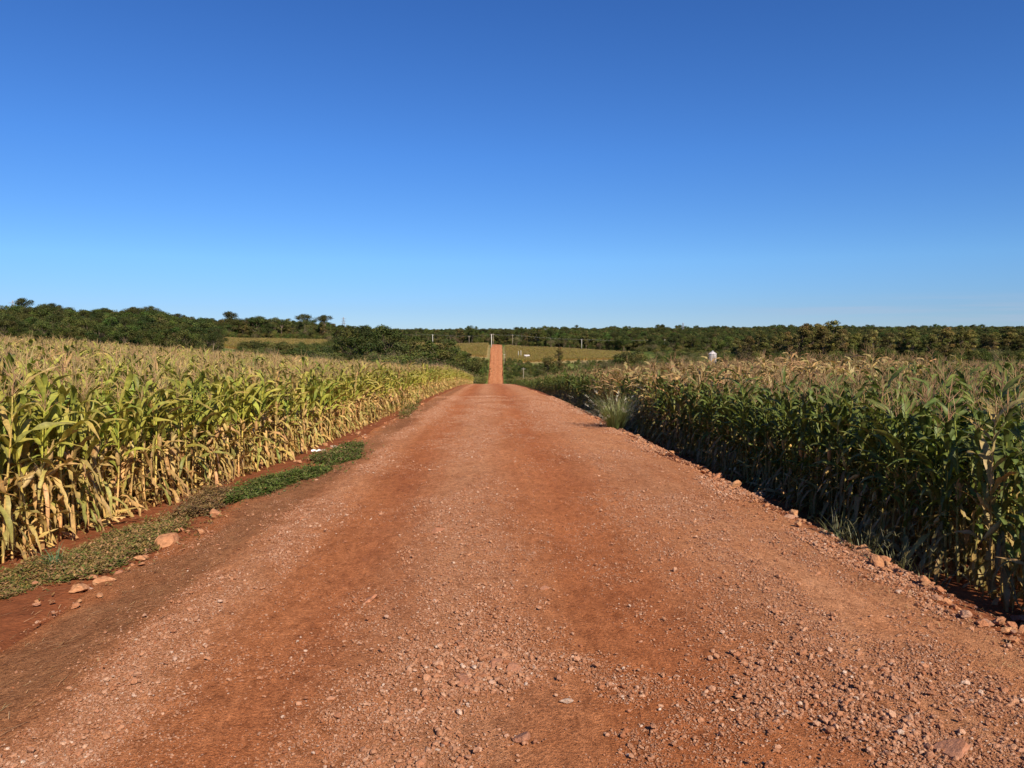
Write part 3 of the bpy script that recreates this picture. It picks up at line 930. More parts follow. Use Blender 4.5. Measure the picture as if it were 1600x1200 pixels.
rock_meshes = [stone_mesh(50 + i, 3, 0.95, M['rock'], 15) for i in range(9)]
grey_meshes = [stone_mesh(80 + i, 3, 0.8, M['greyrock'], 9) for i in range(2)]
slab_meshes = [stone_mesh(90 + i, 3, 0.35, M['slab'], 9) for i in range(4)]
def rock(px, py, size, label, group=None, meshes=rock_meshes, rng=random.Random(77), sink=0.28, name="stone", flat=None, rz=None):
    x, y, z = on_ground(px, py)
    o = link(name, rng.choice(meshes))
    o.location = (x, y, z + size * (0.5 - sink) * 0.6)
    o.rotation_euler = (rng.uniform(-0.3, 0.3), rng.uniform(-0.3, 0.3), rng.uniform(0, 6.28) if rz is None else rz)
    o.scale = (size, size * rng.uniform(0.8, 1.0), size * (flat or rng.uniform(0.75, 1.0)))
    tag(o, label, "stone", group)
    return o
rock(254, 852, 0.40, "large orange angular stone at the edge of the olive weed mat", rz=0.6)
rock(338, 809, 0.34, "flat-topped pale orange stone below the brown dry scrub", flat=0.6)
rock(312, 806, 0.18, "small orange stone touching the flat-topped pale stone")
rock(126, 925, 0.30, "cracked dark red stone at the foot of the olive weeds", flat=0.7)
rock(165, 913, 0.26, "upright rust stone right of the cracked dark red stone")
rock(185, 900, 0.20, "narrow tan stone leaning past the upright rust stone")
rock(146, 905, 0.15, "small buff stone behind the two rust stones")
rock(220, 878, 0.22, "brick-coloured stone between large orange stone and rust stones", flat=0.7)
rock(208, 886, 0.11, "fist-sized stone just below the brick-coloured stone")
rock(268, 845, 0.14, "little stone leaning on the large orange stone")
rock(528, 492 + 211, 0.42, "pale grey slab lying in the small far weed patch", meshes=grey_meshes, flat=0.6)
rock(505, 706, 0.26, "low grey stone left of the pale grey slab", meshes=grey_meshes, flat=0.5)
rock(560, 655 + 25, 0.3, "orange boulder on the red furrow bank", flat=0.9)
rock(530, 683, 0.28, "orange round stone in the bare red furrow")
rock(508, 697, 0.22, "small orange stone near the white scrap of plastic")
rock(660, 634, 0.3, "loose dark stone on the far left verge")
rock(1598, 975, 0.36, "dark red slab standing at the bottom of the right ditch", meshes=slab_meshes, flat=1.3)
rock(1562, 972, 0.15, "pale orange block in the stone heap by the right ditch")
rock(1582, 980, 0.14, "buff cube-like stone next to the dark red slab")
rock(1185, 776, 0.34, "dark grey-brown boulder in the ditch shade on the right", meshes=grey_meshes)
rock(1122, 748, 0.26, "bright orange boulder on the right road edge in sun")
rock(1105, 738, 0.22, "tan boulder just beyond the bright orange boulder")
rock(1352, 862, 0.20, "pale stone below the wispy verge grass")
rock(1338, 858, 0.12, "small white stone beside pale stone below verge grass")
rock(700 + 150, 921, 0.11, "flat bright orange stone in the middle of the road", meshes=slab_meshes, sink=0.35, name="flat_stone")
rock(580, 937, 0.26, "pale dusty slab worn flush into the left wheel track", meshes=slab_meshes, sink=0.42, name="flat_stone", flat=0.8)
rock(683, 832, 0.24, "brown flat slab half buried in the road ahead", meshes=slab_meshes, sink=0.36, name="flat_stone")
rock(775, 1043, 0.17, "largest dark flat stone in the gravel heap", meshes=slab_meshes, sink=0.35, name="flat_stone")
rock(802, 1050, 0.15, "pinkish flat stone right of the largest dark flat stone", meshes=slab_meshes, sink=0.33, name="flat_stone")
rock(730, 1068, 0.13, "reddish flat stone left of the largest dark flat stone", meshes=slab_meshes, sink=0.33, name="flat_stone")
rock(722, 1057, 0.11, "narrow red stone above the reddish flat stone", meshes=slab_meshes, sink=0.33, name="flat_stone")
rock(885, 1100, 0.12, "dark grey flat stone at the right of the gravel heap", meshes=grey_meshes, sink=0.3, name="flat_stone", flat=0.5)
rock(816, 1158, 0.13, "round red-brown stone at the bottom of the gravel heap", meshes=slab_meshes, sink=0.2, name="flat_stone", flat=1.6)
rock(1488, 1178, 0.22, "long reddish slab at the near right of the road", meshes=slab_meshes, sink=0.3, name="flat_stone", rz=0.3)

def edge_stones():
    rng = random.Random(9)
    for k in range(120):                                            # heap along the right edge
        y = 5.6 + 26 * rng.random() ** 1.4
        x = float(road_cx(y)) + rng.gauss(4.08, 0.13)
        s = rng.choice((0.07, 0.08, 0.10, 0.12, 0.15, 0.19)) * rng.uniform(0.8, 1.2)
        o = link("stone", rng.choice(rock_meshes))
        o.location = (x, y, float(surf_z(x, y)) + s * 0.28)
        o.rotation_euler = (rng.uniform(-.5, .5), rng.uniform(-.5, .5), rng.uniform(0, 6.28))
        o.scale = (s, s * rng.uniform(.75, 1), s * rng.uniform(.7, 1))
        sz = "fist-sized" if s < 0.1 else ("head-sized" if s > 0.15 else "brick-sized")
        near = "near the verge grass" if y < 9.5 else ("along the dark ditch" if y < 16 else "toward the plumed grass clump")
        tag(o, "%s rusty stone heaped on the right road edge %s" % (sz, near), "stone", "stones heaped along the right road edge")
    for k in range(120):                                            # left verge
        y = 6.5 + 30 * rng.random() ** 1.3
        x = float(road_cx(y)) - rng.gauss(4.25 - 0.010 * y, 0.22)
        s = rng.choice((0.05, 0.06, 0.07, 0.08, 0.10, 0.13)) * rng.uniform(0.8, 1.2)
        o = link("stone", rng.choice(rock_meshes))
        o.location = (x, y, float(surf_z(x, y)) + s * 0.26)
        o.rotation_euler = (rng.uniform(-.5, .5), rng.uniform(-.5, .5), rng.uniform(0, 6.28))
        o.scale = (s, s * rng.uniform(.75, 1), s * rng.uniform(.7, 1))
        sz = "fist-sized" if s < 0.09 else "brick-sized"
        near = "below the olive weeds" if y < 10.5 else ("below the dark green weeds" if y < 17 else "along the bare red furrow")
        tag(o, "%s rusty stone scattered on the left verge %s" % (sz, near), "stone", "stones scattered along the left verge")
edge_stones()

# ------------------------------------------------------------------ weeds, straw, grasses
def weed_mat_patch(name, outline_px, n, cols, label, leaf=0.028, hgt=0.10, seed=1, cat="weeds"):
    """low creeping plants: many small leaves on short stems inside an outline on the ground"""
    rng = random.Random(seed)
    poly = [on_ground(px, py)[:2] for px, py in outline_px]
    xs = [p[0] for p in poly]; ys = [p[1] for p in poly]
    def inside(x, y):
        c = False; j = len(poly) - 1
        for i in range(len(poly)):
            if (poly[i][1] > y) != (poly[j][1] > y) and x < (poly[j][0] - poly[i][0]) * (y - poly[i][1]) / (poly[j][1] - poly[i][1]) + poly[i][0]: c = not c
            j = i
        return c
    sites = []
    while len(sites) < n:
        x = rng.uniform(min(xs) - .1, max(xs) + .1); y = rng.uniform(min(ys) - .2, max(ys) + .2)
        if float(fbm(np.array(x * 1.7), np.array(y * 1.1), 2)) < -0.22 and rng.random() < 0.85: continue
        if rng.random() < 0.10:
            x2, y2 = x + rng.gauss(0, .22), y + rng.gauss(0, .3)
            if inside(x, y): sites.append((x2, y2)); continue
        if inside(x + 0.15 * float(fbm(np.array(y * 3.0), np.array(x * 3.0), 2)), y + 0.25 * float(fbm(np.array(y * 2.0), np.array(x * 2.0 + 9), 2))): sites.append((x, y))
    sz_ = surf_z(np.array([p[0] for p in sites]), np.array([p[1] for p in sites]))
    mound = fbm(np.array([p[0] for p in sites]) * 3.5, np.array([p[1] for p in sites]) * 2.5, 2)
    mb = MB()
    for (x, y), z, mo in zip(sites, sz_, mound):
        h = hgt * rng.uniform(0.15, 1.0) * (0.8 + 1.1 * max(-0.5, mo))
        c = jit(rng.choice(cols), rng, 0.3)
        a = rng.uniform(0, 6.28)
        top = Vector((x + rng.uniform(-.05, .05), y + rng.uniform(-.05, .05), z + h + (rng.uniform(0, hgt) if rng.random() < 0.06 else 0)))
        for q in range(3):
            a2 = a + q * 2.1 + rng.uniform(-.5, .5); l = leaf * rng.uniform(0.7, 1.6)
            d = Vector((math.cos(a2), math.sin(a2), rng.uniform(-0.2, 0.7))); sd_ = Vector((-math.sin(a2), math.cos(a2), rng.uniform(-.3, .3)))
            p0 = top - Vector((0, 0, rng.uniform(0, h * 0.7)))
            mb.add([tuple(p0), tuple(p0 + d * l * .5 + sd_ * l * .28), tuple(p0 + d * l), tuple(p0 + d * l * .5 - sd_ * l * .28)], [(0, 1, 2, 3)], c)
        if rng.random() < 0.25:
            mb.tube([(x, y, z - 0.01), tuple(top)], [0.002, 0.001], 3, lerp(c, BROWN, 0.5), cap=False)
    o = link(name, mb.mesh(name, M['weed']))
    return tag(o, label, cat, kind="stuff")
OL = [(0.25, 0.165, 0.055), (0.30, 0.185, 0.075), (0.17, 0.14, 0.038), (0.34, 0.20, 0.09)]
DG = [(0.085, 0.112, 0.022), (0.13, 0.16, 0.035), (0.06, 0.085, 0.018), (0.15, 0.15, 0.05)]
BR = [(0.20, 0.12, 0.055), (0.15, 0.085, 0.04), (0.25, 0.16, 0.075)]
weed_mat_patch("creeping_weeds", [(-60, 950), (-60, 910), (60, 882), (130, 860), (200, 826), (262, 806), (306, 803), (285, 825), (238, 860), (200, 878), (140, 903), (60, 918), (0, 938)], 12000, OL + [(0.11, 0.13, 0.03)], "olive brown mat of creeping weeds below the left corn", 0.03, 0.085, 3)
weed_mat_patch("green_weeds", [(352, 790), (368, 770), (430, 744), (495, 731), (520, 735), (470, 752), (420, 770), (385, 784)], 7000, DG, "dark green leafy weed mat on the left verge", 0.042, 0.13, 4)
weed_mat_patch("small_weed_patch", [(488, 724), (492, 714), (520, 706), (552, 692), (570, 694), (560, 716), (520, 728)], 4500, DG + BR[:1], "small green weed patch beyond the dark green mat", 0.045, 0.13, 5)
weed_mat_patch("dry_scrub", [(272, 815), (285, 795), (318, 775), (360, 765), (356, 785), (330, 803), (300, 812)], 4500, BR + OL[:1], "brown withered scrub between olive and green weed mats", 0.035, 0.20, 6)
weed_mat_patch("verge_weeds", [(620, 655), (640, 632), (660, 622), (652, 640), (634, 655)], 1500, DG + OL, "thin green weeds on the far left verge", 0.06, 0.22, 7)
weed_mat_patch("roadside_weeds", [(868, 622), (880, 616), (925, 640), (945, 655), (928, 652), (900, 640)], 1600, [(0.10, 0.075, 0.03), (0.08, 0.08, 0.025), (0.13, 0.08, 0.04)], "brown weeds along the right road edge beyond the grass clump", 0.05, 0.16, 8)

def straw():
    rng = random.Random(41)
    mb = MB()
    N = 3300
    for k in range(N):
        if k < 1700:
            y = 4.2 + 14 * rng.random() ** 1.8; x = float(road_cx(y)) - rng.uniform(2.9, 4.4)
        elif k < 2500:
            y = 8 + 14 * rng.random() ** 1.4; x = float(road_cx(y)) - rng.uniform(4.6, 6.4)
        else:
            y = 5.2 + 12 * rng.random() ** 1.8; x = float(road_cx(y)) + rng.uniform(3.3, 4.4)
        l = rng.uniform(0.03, 0.13) * (1.8 if rng.random() < 0.08 else 1); a = rng.gauss(0.5, 0.5); w = rng.uniform(0.0008, 0.0024)
        d = Vector((math.sin(a), math.cos(a), 0)) * l * 0.5; s = Vector((d.y, -d.x, 0)).normalized() * w
        p = Vector((x, y, rng.uniform(0.004, 0.02)))
        c = jit(rng.choice(((0.50, 0.31, 0.15), (0.40, 0.21, 0.09), (0.34, 0.155, 0.065))), rng, 0.2)
        up = Vector((0, 0, rng.uniform(0.002, 0.012)))
        mb.add([tuple(p - d - s), tuple(p - d + s), tuple(p + d * 0.2 + s + up), tuple(p + d * 0.2 - s + up), tuple(p + d + s * .5), tuple(p + d - s * .5)], [(0, 1, 2, 3), (3, 2, 4, 5)], c)
    va = np.array(mb.v); va[:, 2] += surf_z(va[:, 0], va[:, 1]); mb.v = [tuple(q) for q in va]
    o = link("dry_straw", mb.mesh("dry_straw", M['straw']))
    tag(o, "scattered dry straw bits over the brown road verge", "straw", kind="stuff")
straw()

def blade(mb, rng, base, az, e0, L, W, droop, c0, c1, seg=7):
    p = Vector(base); vs, cs, fs = [], [], []
    for i in range(seg + 1):
        s = i / seg; e = e0 - droop * s ** 1.6
        d = Vector((math.cos(az) * math.cos(e), math.sin(az) * math.cos(e), math.sin(e))); sd_ = Vector((-math.sin(az), math.cos(az), 0))
        w = W * (1 - s ** 2) * 0.5 + 0.0004
        vs += [tuple(p + sd_ * w), tuple(p - sd_ * w)]; cs += [lerp(c0, c1, s)] * 2
        p = p + d * L / seg
    for i in range(seg): fs.append((2 * i, 2 * i + 1, 2 * i + 3, 2 * i + 2))
    mb.add(vs, fs, cs)
    return p
def grass_clump(px, py, h, n, c0, c1, label, name="grass_clump", plume=0.0, spread=0.12, group=None, seed=1, width=0.012, spray_=False, at=None):
    rng = random.Random(seed)
    x, y, z = at or on_ground(px, py)
    root = empty(name, (x, y, z - 0.02))
    tag(root, label, "grass", group)
    mb, pl = MB(), MB()
    for k in range(n):
        az = rng.uniform(0, 6.28); r = spread * rng.random() ** 0.6
        e = R(rng.uniform(52, 88))
        L = h * rng.uniform(0.6, 1.12)
        tip = blade(mb, rng, (r * math.cos(az), r * math.sin(az), 0), az + rng.uniform(-.4, .4), e, L, width * rng.uniform(0.6, 1.2), R(rng.uniform(20, 110)), jit(c0, rng, .25), jit(c1, rng, .25))
        if rng.random() < plume:
            az2 = rng.uniform(0, 6.28)
            if spray_:
                for q in range(5): blade(pl, rng, tip, az2 + q * 1.25, R(35), 0.09, 0.004, R(40), (0.22, 0.20, 0.09), (0.30, 0.25, 0.12), 3)
            else:
                for q in range(26):
                    blade(pl, rng, tip - Vector((math.cos(az) * .12, math.sin(az) * .12, 0.05)) * rng.random() * 1.4, az + rng.uniform(-.9, .9), R(rng.uniform(-10, 60)), rng.uniform(0.07, .16), 0.006, R(50), (0.45, 0.40, 0.30), (0.50, 0.44, 0.34), 3)
    link("blades", mb.mesh("blades", M['grass']), root)
    if pl.v: link("plumes", pl.mesh("plumes", M['straw']), root)
    return root
grass_clump(0, 0, 1.5, 420, (0.16, 0.20, 0.05), (0.30, 0.29, 0.13), "tall arching plumed grass clump at the right road edge", plume=0.12, spread=0.26, seed=2, width=0.016, at=(4.18, 25.6, float(surf_z(4.18, 25.6))))
grass_clump(88, 888, 0.30, 45, (0.06, 0.14, 0.06), (0.14, 0.22, 0.10), "small blue-green grass tuft in the olive weed mat", name="grass_tuft", spread=0.07, seed=3, width=0.012)
for k, (px, py, s, lab) in enumerate(((4.42, 8.9, 0.6, "pale wispy grass tuft nearest the pale stone, right ditch"), (4.62, 8.5, 0.6, "wispy star-headed grass tuft in the middle of the right ditch"), (4.80, 8.2, 0.55, "wispy grass tuft deepest in the shade of the right corn"), (4.48, 9.6, 0.5, "low wispy grass tuft farthest along the right ditch"))):
    grass_clump(0, 0, s * .8, 45, (0.10, 0.11, 0.035), (0.22, 0.20, 0.09), lab, name="grass_tuft", plume=0.25, spread=0.22, group="wispy grass tufts in the right ditch", seed=10 + k, width=0.008, spray_=True, at=(px, py, float(surf_z(px, py))))

# fallen and snapped stalks at the field edges
def stalk_piece(px, py, L, az, e, label, col=STRAW, leaves=3, seed=1, lift=0.0, depth=None, base_at=None):
    rng = random.Random(seed)
    x, y, z = base_at or on_ground(px, py)
    root = empty("broken_stalk", (x, y, z + lift))
    tag(root, label, "corn stalk", None)
    d = Vector((math.cos(az) * math.cos(e), math.sin(az) * math.cos(e), math.sin(e)))
    mb, lv = MB(), MB()
    ps = [d * L * i / 6 + Vector((0, 0, -0.03 * math.sin(i))) for i in range(7)]
    mb.tube(ps, [0.014, 0.013, 0.014, 0.012, 0.012, 0.010, 0.008], 6, jit(col, rng, .1))
    for k in range(leaves):
        maize_leaf(lv, rng, ps[1 + k % 5], az + rng.uniform(-.6, .6), e + R(rng.uniform(5, 25)), rng.uniform(.4, .6), .05, R(rng.uniform(10, 70)), jit(col, rng, .15), lerp(col, BROWN, .4), 0.3, rng.uniform(-1.5, 1.5), 8)
    link("stalk", mb.mesh("stalk", M['corn_stalk']), root); link("leaves", lv.mesh("leaves", M['corn_leaf']), root)
stalk_piece(95, 832, 0.85, 0.15, R(8), "straw-coloured stalk fallen flat before the left corn", leaves=5, seed=3, lift=0.05)
stalk_piece(330, 745, 1.5, R(22), R(38), "pale snapped stalk leaning across the left front row", leaves=5, seed=4, lift=0.4)
stalk_piece(395, 690, 1.6, R(20), R(36), "pale broken stalk slanting high over the left corn tops", leaves=5, seed=5, lift=0.9)
stalk_piece(20, 868, 0.6, R(-25), R(18), "dry stalk stub bent outward at the field corner", leaves=4, seed=6, lift=0.05)

def plastic():
    x, y, z = on_ground(494, 707)
    bm = bmesh.new(); bmesh.ops.create_grid(bm, x_segments=6, y_segments=4, size=0.5)
    rng = random.Random(4)
    for v in bm.verts: v.co = Vector((v.co.x * 0.22, v.co.y * 0.10, 0.03 + rng.uniform(0, 0.05)))
    bmesh.ops.solidify(bm, geom=bm.faces[:], thickness=0.004)
    me = bpy.data.meshes.new("plastic_scrap"); bm.to_mesh(me); bm.free(); me.materials.append(M['litter'])
    o = link("plastic_scrap", me, loc=(x, y, z)); tag(o, "crumpled white plastic scrap lying in the red furrow", "litter")
plastic()

# ------------------------------------------------------------------ trees
def tree_meshes(seed, kind):
    """trunk with limbs, and a crown of leaf clumps"""
    rng = random.Random(seed)
    T, K = MB(), MB()
    bk = (0.16, 0.12, 0.085)
    if kind == 'round':
        Ht, cr, ch, nb, tr = 11.0, 6.2, 3.6, 26, 0.28; trunk_h = 4.5; tones = [(0.0482, 0.0574, 0.0133), (0.066, 0.0718, 0.0178), (0.0816, 0.0804, 0.0222), (0.0373, 0.0474, 0.0118), (0.0544, 0.0718, 0.0148)]
    elif kind == 'umbrella':
        Ht, cr, ch, nb, tr = 14.0, 5.6, 1.8, 17, 0.26; trunk_h = 9.5; tones = [(0.0466, 0.0531, 0.0133), (0.0606, 0.066, 0.0163), (0.0389, 0.0431, 0.0118)]
    elif kind == 'tall':
        Ht, cr, ch, nb, tr = 15.0, 3.7, 6.6, 36, 0.24; trunk_h = 3.0; tones = [(0.0907, 0.0803, 0.0216), (0.1134, 0.0964, 0.0274), (0.0643, 0.0615, 0.0173), (0.1285, 0.1048, 0.0324)]
    elif kind == 'bush':
        Ht, cr, ch, nb, tr = 4.6, 3.4, 2.0, 17, 0.12; trunk_h = 1.0; tones = [(0.0567, 0.0733, 0.0158), (0.0756, 0.0908, 0.0202), (0.0416, 0.0559, 0.013), (0.0907, 0.0873, 0.0252)]
    elif kind == 'greybush':
        Ht, cr, ch, nb, tr = 5.0, 3.8, 2.0, 15, 0.12; trunk_h = 1.0; tones = [(0.12, 0.095, 0.05), (0.15, 0.115, 0.065), (0.10, 0.095, 0.04)]
    else:                                                          # sparse
        Ht, cr, ch, nb, tr = 12.0, 4.6, 4.4, 17, 0.2; trunk_h = 3.6; tones = [(0.0591, 0.064, 0.018), (0.0748, 0.0764, 0.0225)]
    tones = [(a * 1.28, b * 1.25, c * 1.2) for a, b, c in tones]
    bend = [(rng.uniform(-.4, .4), rng.uniform(-.4, .4)) for _ in range(4)]
    tp = [Vector((bend[i][0] * i * .4, bend[i][1] * i * .4, trunk_h * (i / 3) - (0.3 if i == 0 else 0))) for i in range(4)]
    T.tube(tp, [tr * 1.25, tr, tr * .85, tr * .7], 7, jit(bk, rng, .2))
    cz = Ht - ch
    leafn = {'round': 180, 'umbrella': 165, 'tall': 150, 'bush': 150, 'greybush': 100, 'sparse': 130}[kind]
    lsz = {'round': 0.42, 'umbrella': 0.39, 'tall': 0.40, 'bush': 0.29, 'greybush': 0.22, 'sparse': 0.36}[kind]
    for b in range(nb):
        a = rng.uniform(0, 6.28); rr = math.sqrt(rng.random()); hh = rng.uniform(-0.85, 1)
        lim = math.sqrt(max(0.05, 1 - (abs(hh) ** 2.2)))
        if kind == 'tall': lim *= 0.75 + 0.25 * (1 - (hh + 1) / 2)
        c = Vector((math.cos(a) * rr * cr * lim * .82, math.sin(a) * rr * cr * lim * .82, cz + hh * ch * .85))
        br = rng.uniform(0.26, 0.50) * min(cr, 4.5) * (0.85 if kind in ('tall', 'sparse') else 1.0)
        tone = jit(rng.choice(tones), rng, .3)
        T.tube([tp[3] * .9 + Vector((0, 0, rng.uniform(-.8, .3))) if kind not in ('bush', 'greybush') else tp[rng.choice((1, 2, 3))], tp[3].lerp(c, .55) + Vector((0, 0, -.25)), c], [tr * .42, tr * .26, tr * .08], 4, jit(bk, rng, .2), cap=False)
        for q in range(leafn):
            d = Vector((rng.gauss(0, 1), rng.gauss(0, 1), rng.gauss(0.25, 1))).normalized()
            p = c + Vector((d.x, d.y, d.z * .72)) * br * (rng.random() ** .33) * rng.uniform(.85, 1.12)
            nrm = (d + Vector((rng.gauss(0, .6), rng.gauss(0, .6), rng.gauss(.3, .6)))).normalized()
            u = nrm.cross(Vector((rng.gauss(0, 1), rng.gauss(0, 1), rng.gauss(0, 1)))).normalized(); v = nrm.cross(u)
            s = lsz * rng.uniform(.5, 1.15)
            cc = jit(tone, rng, .25)
            K.add([tuple(p + u * s * .6), tuple(p + v * s * .42 + u * s * .05), tuple(p - u * s * .55), tuple(p - v * s * .4)], [(0, 1, 2, 3)], cc)
    return T, K
TREE = {}
forest_meshes = []
for kind, seeds in (('round', (1, 2, 3, 4)), ('umbrella', (5, 6)), ('tall', (7, 8, 9)), ('bush', (10, 11, 12)), ('greybush', (13, 14)), ('sparse', (15,))):
    TREE[kind] = []
    for s_ in seeds:
        T, K = tree_meshes(s_, kind)
        TREE[kind].append((T.mesh("trunk", M['bark']), K.mesh("crown", M['foliage'], smooth=False)))
        j = MB(); j.join(T, 0); j.join(K, 1)
        forest_meshes.append(j.mesh("forest_tree", [M['bark'], M['foliage']], smooth=False))
forest_bank = bank("forest_tree", forest_meshes)                     # 0-3 round, 4-5 umbrella, 6-8 tall, 9-11 bush, 12-13 grey, 14 sparse
HGT = {'round': 11.0, 'umbrella': 14.0, 'tall': 15.0, 'bush': 4.6, 'greybush': 5.0, 'sparse': 12.0}
CAT = {'round': "tree", 'umbrella': "tree", 'tall': "tree", 'bush': "bush", 'greybush': "bush", 'sparse': "tree"}
NM = {'round': "broadleaf_tree", 'umbrella': "umbrella_tree", 'tall': "eucalyptus_tree", 'bush': "bush", 'greybush': "dry_bush", 'sparse': "broadleaf_tree"}
trng = random.Random(61)
def tree(kind, px, depth, h, label, group=None, wide=1.0, xyz=None):
    x, y, z = xyz or at_depth(px, depth)
    t, k = trng.choice(TREE[kind])
    s = h / HGT[kind]
    root = bpy.data.objects.new(NM[kind], None); C.objects.link(root)
    root.location = (x, y, z - 0.1); root.rotation_euler = (0, 0, trng.uniform(0, 6.28)); root.scale = (s * wide, s * wide, s)
    tag(root, label, CAT[kind], group)
    for nm, me in (("trunk", t), ("crown", k)):
        o = bpy.data.objects.new(nm, me); C.objects.link(o); o.parent = root
    return root

# wood on the left hill: the front and skyline trees one by one, the rest of the wood as a mass
mass = []                                                           # (x, y, z, idx, s)
def corn_line(px):
    return float(np.interp(px, [-300, 0, 365, 550, 640, 735, 800, 830, 900, 1000, 1050, 1600], [526, 530, 548, 570, 582, 598, 598, 590, 578, 560, 562, 565]))
def left_wood():
    rng = random.Random(71)
    cand = []
    d = 300.0
    while d < 640:
        px = -190.0
        while px < 515:
            px_ = px + rng.uniform(-6, 6); dd = d + rng.uniform(-4, 4)
            px += 12.5 * 1200 / d * rng.uniform(0.8, 1.2) * 0.9
            if px_ > 345 and 415 < dd < 512: continue               # the tan field in the wood
            if px_ > 340 and dd <= 415: continue
            if 515 > px_ > 340 and dd > 575: continue
            x, y, z = at_depth(px_, dd)
            h = rng.uniform(8.0, 13.2) * (0.9 if dd < 380 else 1.0) * (1.12 if px_ > 350 else 1.0)
            top = 520 - (z + h - H) / dd * 1200
            if top > corn_line(px_) + 2: continue
            cand.append((dd, px_, h, x, y, z, top))
        d += 11.5
    cand.sort()
    best = {}
    n = 0
    # walk from near to far and keep as things those that rise clear of the nearer ones
    for (dd, px_, h, x, y, z, top) in cand:
        half = 5.5 * 1200 / dd
        cols = range(int((px_ - half * .5) // 6), int((px_ + half * .5) // 6) + 1)
        horizon = min(best.get(c, 999) for c in cols)
        vis = top < max(best.get(c, 999) for c in cols) - 3
        for c in cols: best[c] = min(best.get(c, 999), top)
        kind = rng.choices(('round', 'umbrella', 'sparse'), (0.84, 0.05, 0.11))[0]
        if dd > 500 and px_ > 380: kind = rng.choice(('round', 'tall', 'round', 'sparse')); h *= rng.uniform(.9, 1.15)
        if vis and n < 150:
            n += 1
            if 515 > px_ > 345 and dd > 500:
                lab = {'round': "round dark tree in the row behind the tan hill field", 'tall': "slim tall tree in the row behind the tan hill field", 'umbrella': "flat-crowned tree rising in the row behind the tan hill field", 'sparse': "thin open tree in the row behind the tan hill field"}[kind]
                grp = "trees behind the tan hill field"
            else:
                band = "low edge" if dd < 370 else ("middle" if dd < 440 else "ridge top")
                lab = {'round': "round dark-crowned tree on the %s of the left wood", 'umbrella': "flat umbrella-crowned tree on the %s of the left wood", 'sparse': "open thin-crowned tree on the %s of the left wood"}[kind] % band
                grp = "trees of the wood on the left hill"
            tree(kind, px_, dd, h, lab, grp, wide=rng.uniform(0.95, 1.4), xyz=(x, y, z))
        else:
            mass.append((x, y, z, rng.choice((0, 1, 2, 3, 0, 1, 2, 3, 4, 14)), h / 11.0))
    print("left wood things", n, "mass", len(mass))
left_wood()
tree('umbrella', 107, 470, 13.0, "tallest flat-crowned tree standing out on the left ridge", wide=1.1)
tree('umbrella', 440, 530, 13.5, "flat-crowned tree sticking highest out of the row behind the field")
tree('sparse', 425, 532, 12, "thin open tree beside the highest tree behind the field")

# valley trees between left corn and the far road
VAL = [('bush', 751, 392, 5.5, "bush squeezed between thicket and far road", 1.0), ('bush', 753, 418, 5, "small bush partway up the left side of far road", 1.0), ('bush', 754, 445, 4.5, "small round bush nearer the tan field left of far road", 1.0), ('bush', 748, 470, 4.5, "uppermost bush at the lower edge of the left tan field", 1.3), ('bush', 740, 430, 6, "bush half hidden behind small far roadside bushes", 1.3),
       ('round', 562, 300, 17.5, "big dark round tree at the left end of the valley thicket", 1.05), ('round', 602, 305, 17, "big dark tree next to the leftmost valley tree", 1.0),
       ('round', 540, 330, 13, "smaller tree behind the big valley tree", 1), ('round', 640, 335, 16, "mid-green round tree in the valley thicket centre", 1.1),
       ('round', 690, 330, 18, "broad dark tree right of the valley thicket centre", 1.15), ('round', 722, 345, 15, "dark round tree closest to the far road on its left", 1.1),
       ('round', 668, 365, 14, "tree half hidden behind the broad dark valley tree", 1.1), ('bush', 728, 320, 8, "dark bush at roadside on left of far road bottom", 1.1),
       ('bush', 741, 345, 8.5, "tall bush against the left side of far road", 1.0), ('round', 712, 372, 15, "leafy tree behind the roadside bushes", 1.0), ('bush', 738, 372, 9, "round green bush higher on left side of far road", 1.0),
       ('greybush', 660, 262, 8.5, "grey-brown bare bush in the valley thicket front", 1.1), ('greybush', 500, 270, 8, "brownish dry bush before the left valley trees", 1.3), ('greybush', 690, 245, 7.5, "pale twiggy bush behind the left corn edge", 1.1),
       ('bush', 470, 300, 8.5, "dull green bush below the tan hill field", 1.5), ('bush', 505, 320, 9, "dark bush left of the big valley tree", 1.4), ('bush', 440, 330, 8, "low green bush at the tan field's lower edge", 1.4), ('bush', 400, 340, 8, "low dark bush at left end below the tan field", 1.4),
       ('bush', 590, 255, 7.5, "green bush in front of the big valley trees", 1.3), ('bush', 625, 258, 7.5, "olive bush beside the grey-brown bare bush", 1.3), ('bush', 720, 280, 8, "dark leafy bush low behind the left corn end", 1.2), ('bush', 550, 262, 7.5, "mid-green bush behind left corn crest", 1.3),
       ('greybush', 610, 280, 8, "dry brown bush between two green valley bushes", 1.2), ('bush', 700, 300, 9, "leafy bush under the broad dark tree", 1.3), ('bush', 734, 290, 7.5, "lowest dark bush beside the far road's foot", 1.0), ('greybush', 725, 255, 7, "withered bush near the end of the left corn", 1.0),
       ('bush', 655, 300, 10, "large green bush filling the valley thicket middle", 1.4), ('bush', 520, 285, 8, "green bush under the leftmost big tree", 1.4), ('round', 740, 352, 14, "round tree leaning over the far road's left side", 1.0), ('round', 625, 372, 14, "far round tree peeping over the valley thicket", 1.0), ('round', 580, 385, 15, "far dark tree between the two big valley trees", 1.0)]
for kind, px, d, h, lab, w in VAL: tree(kind, px, d, h, lab, "trees and bushes of the valley thicket", w)

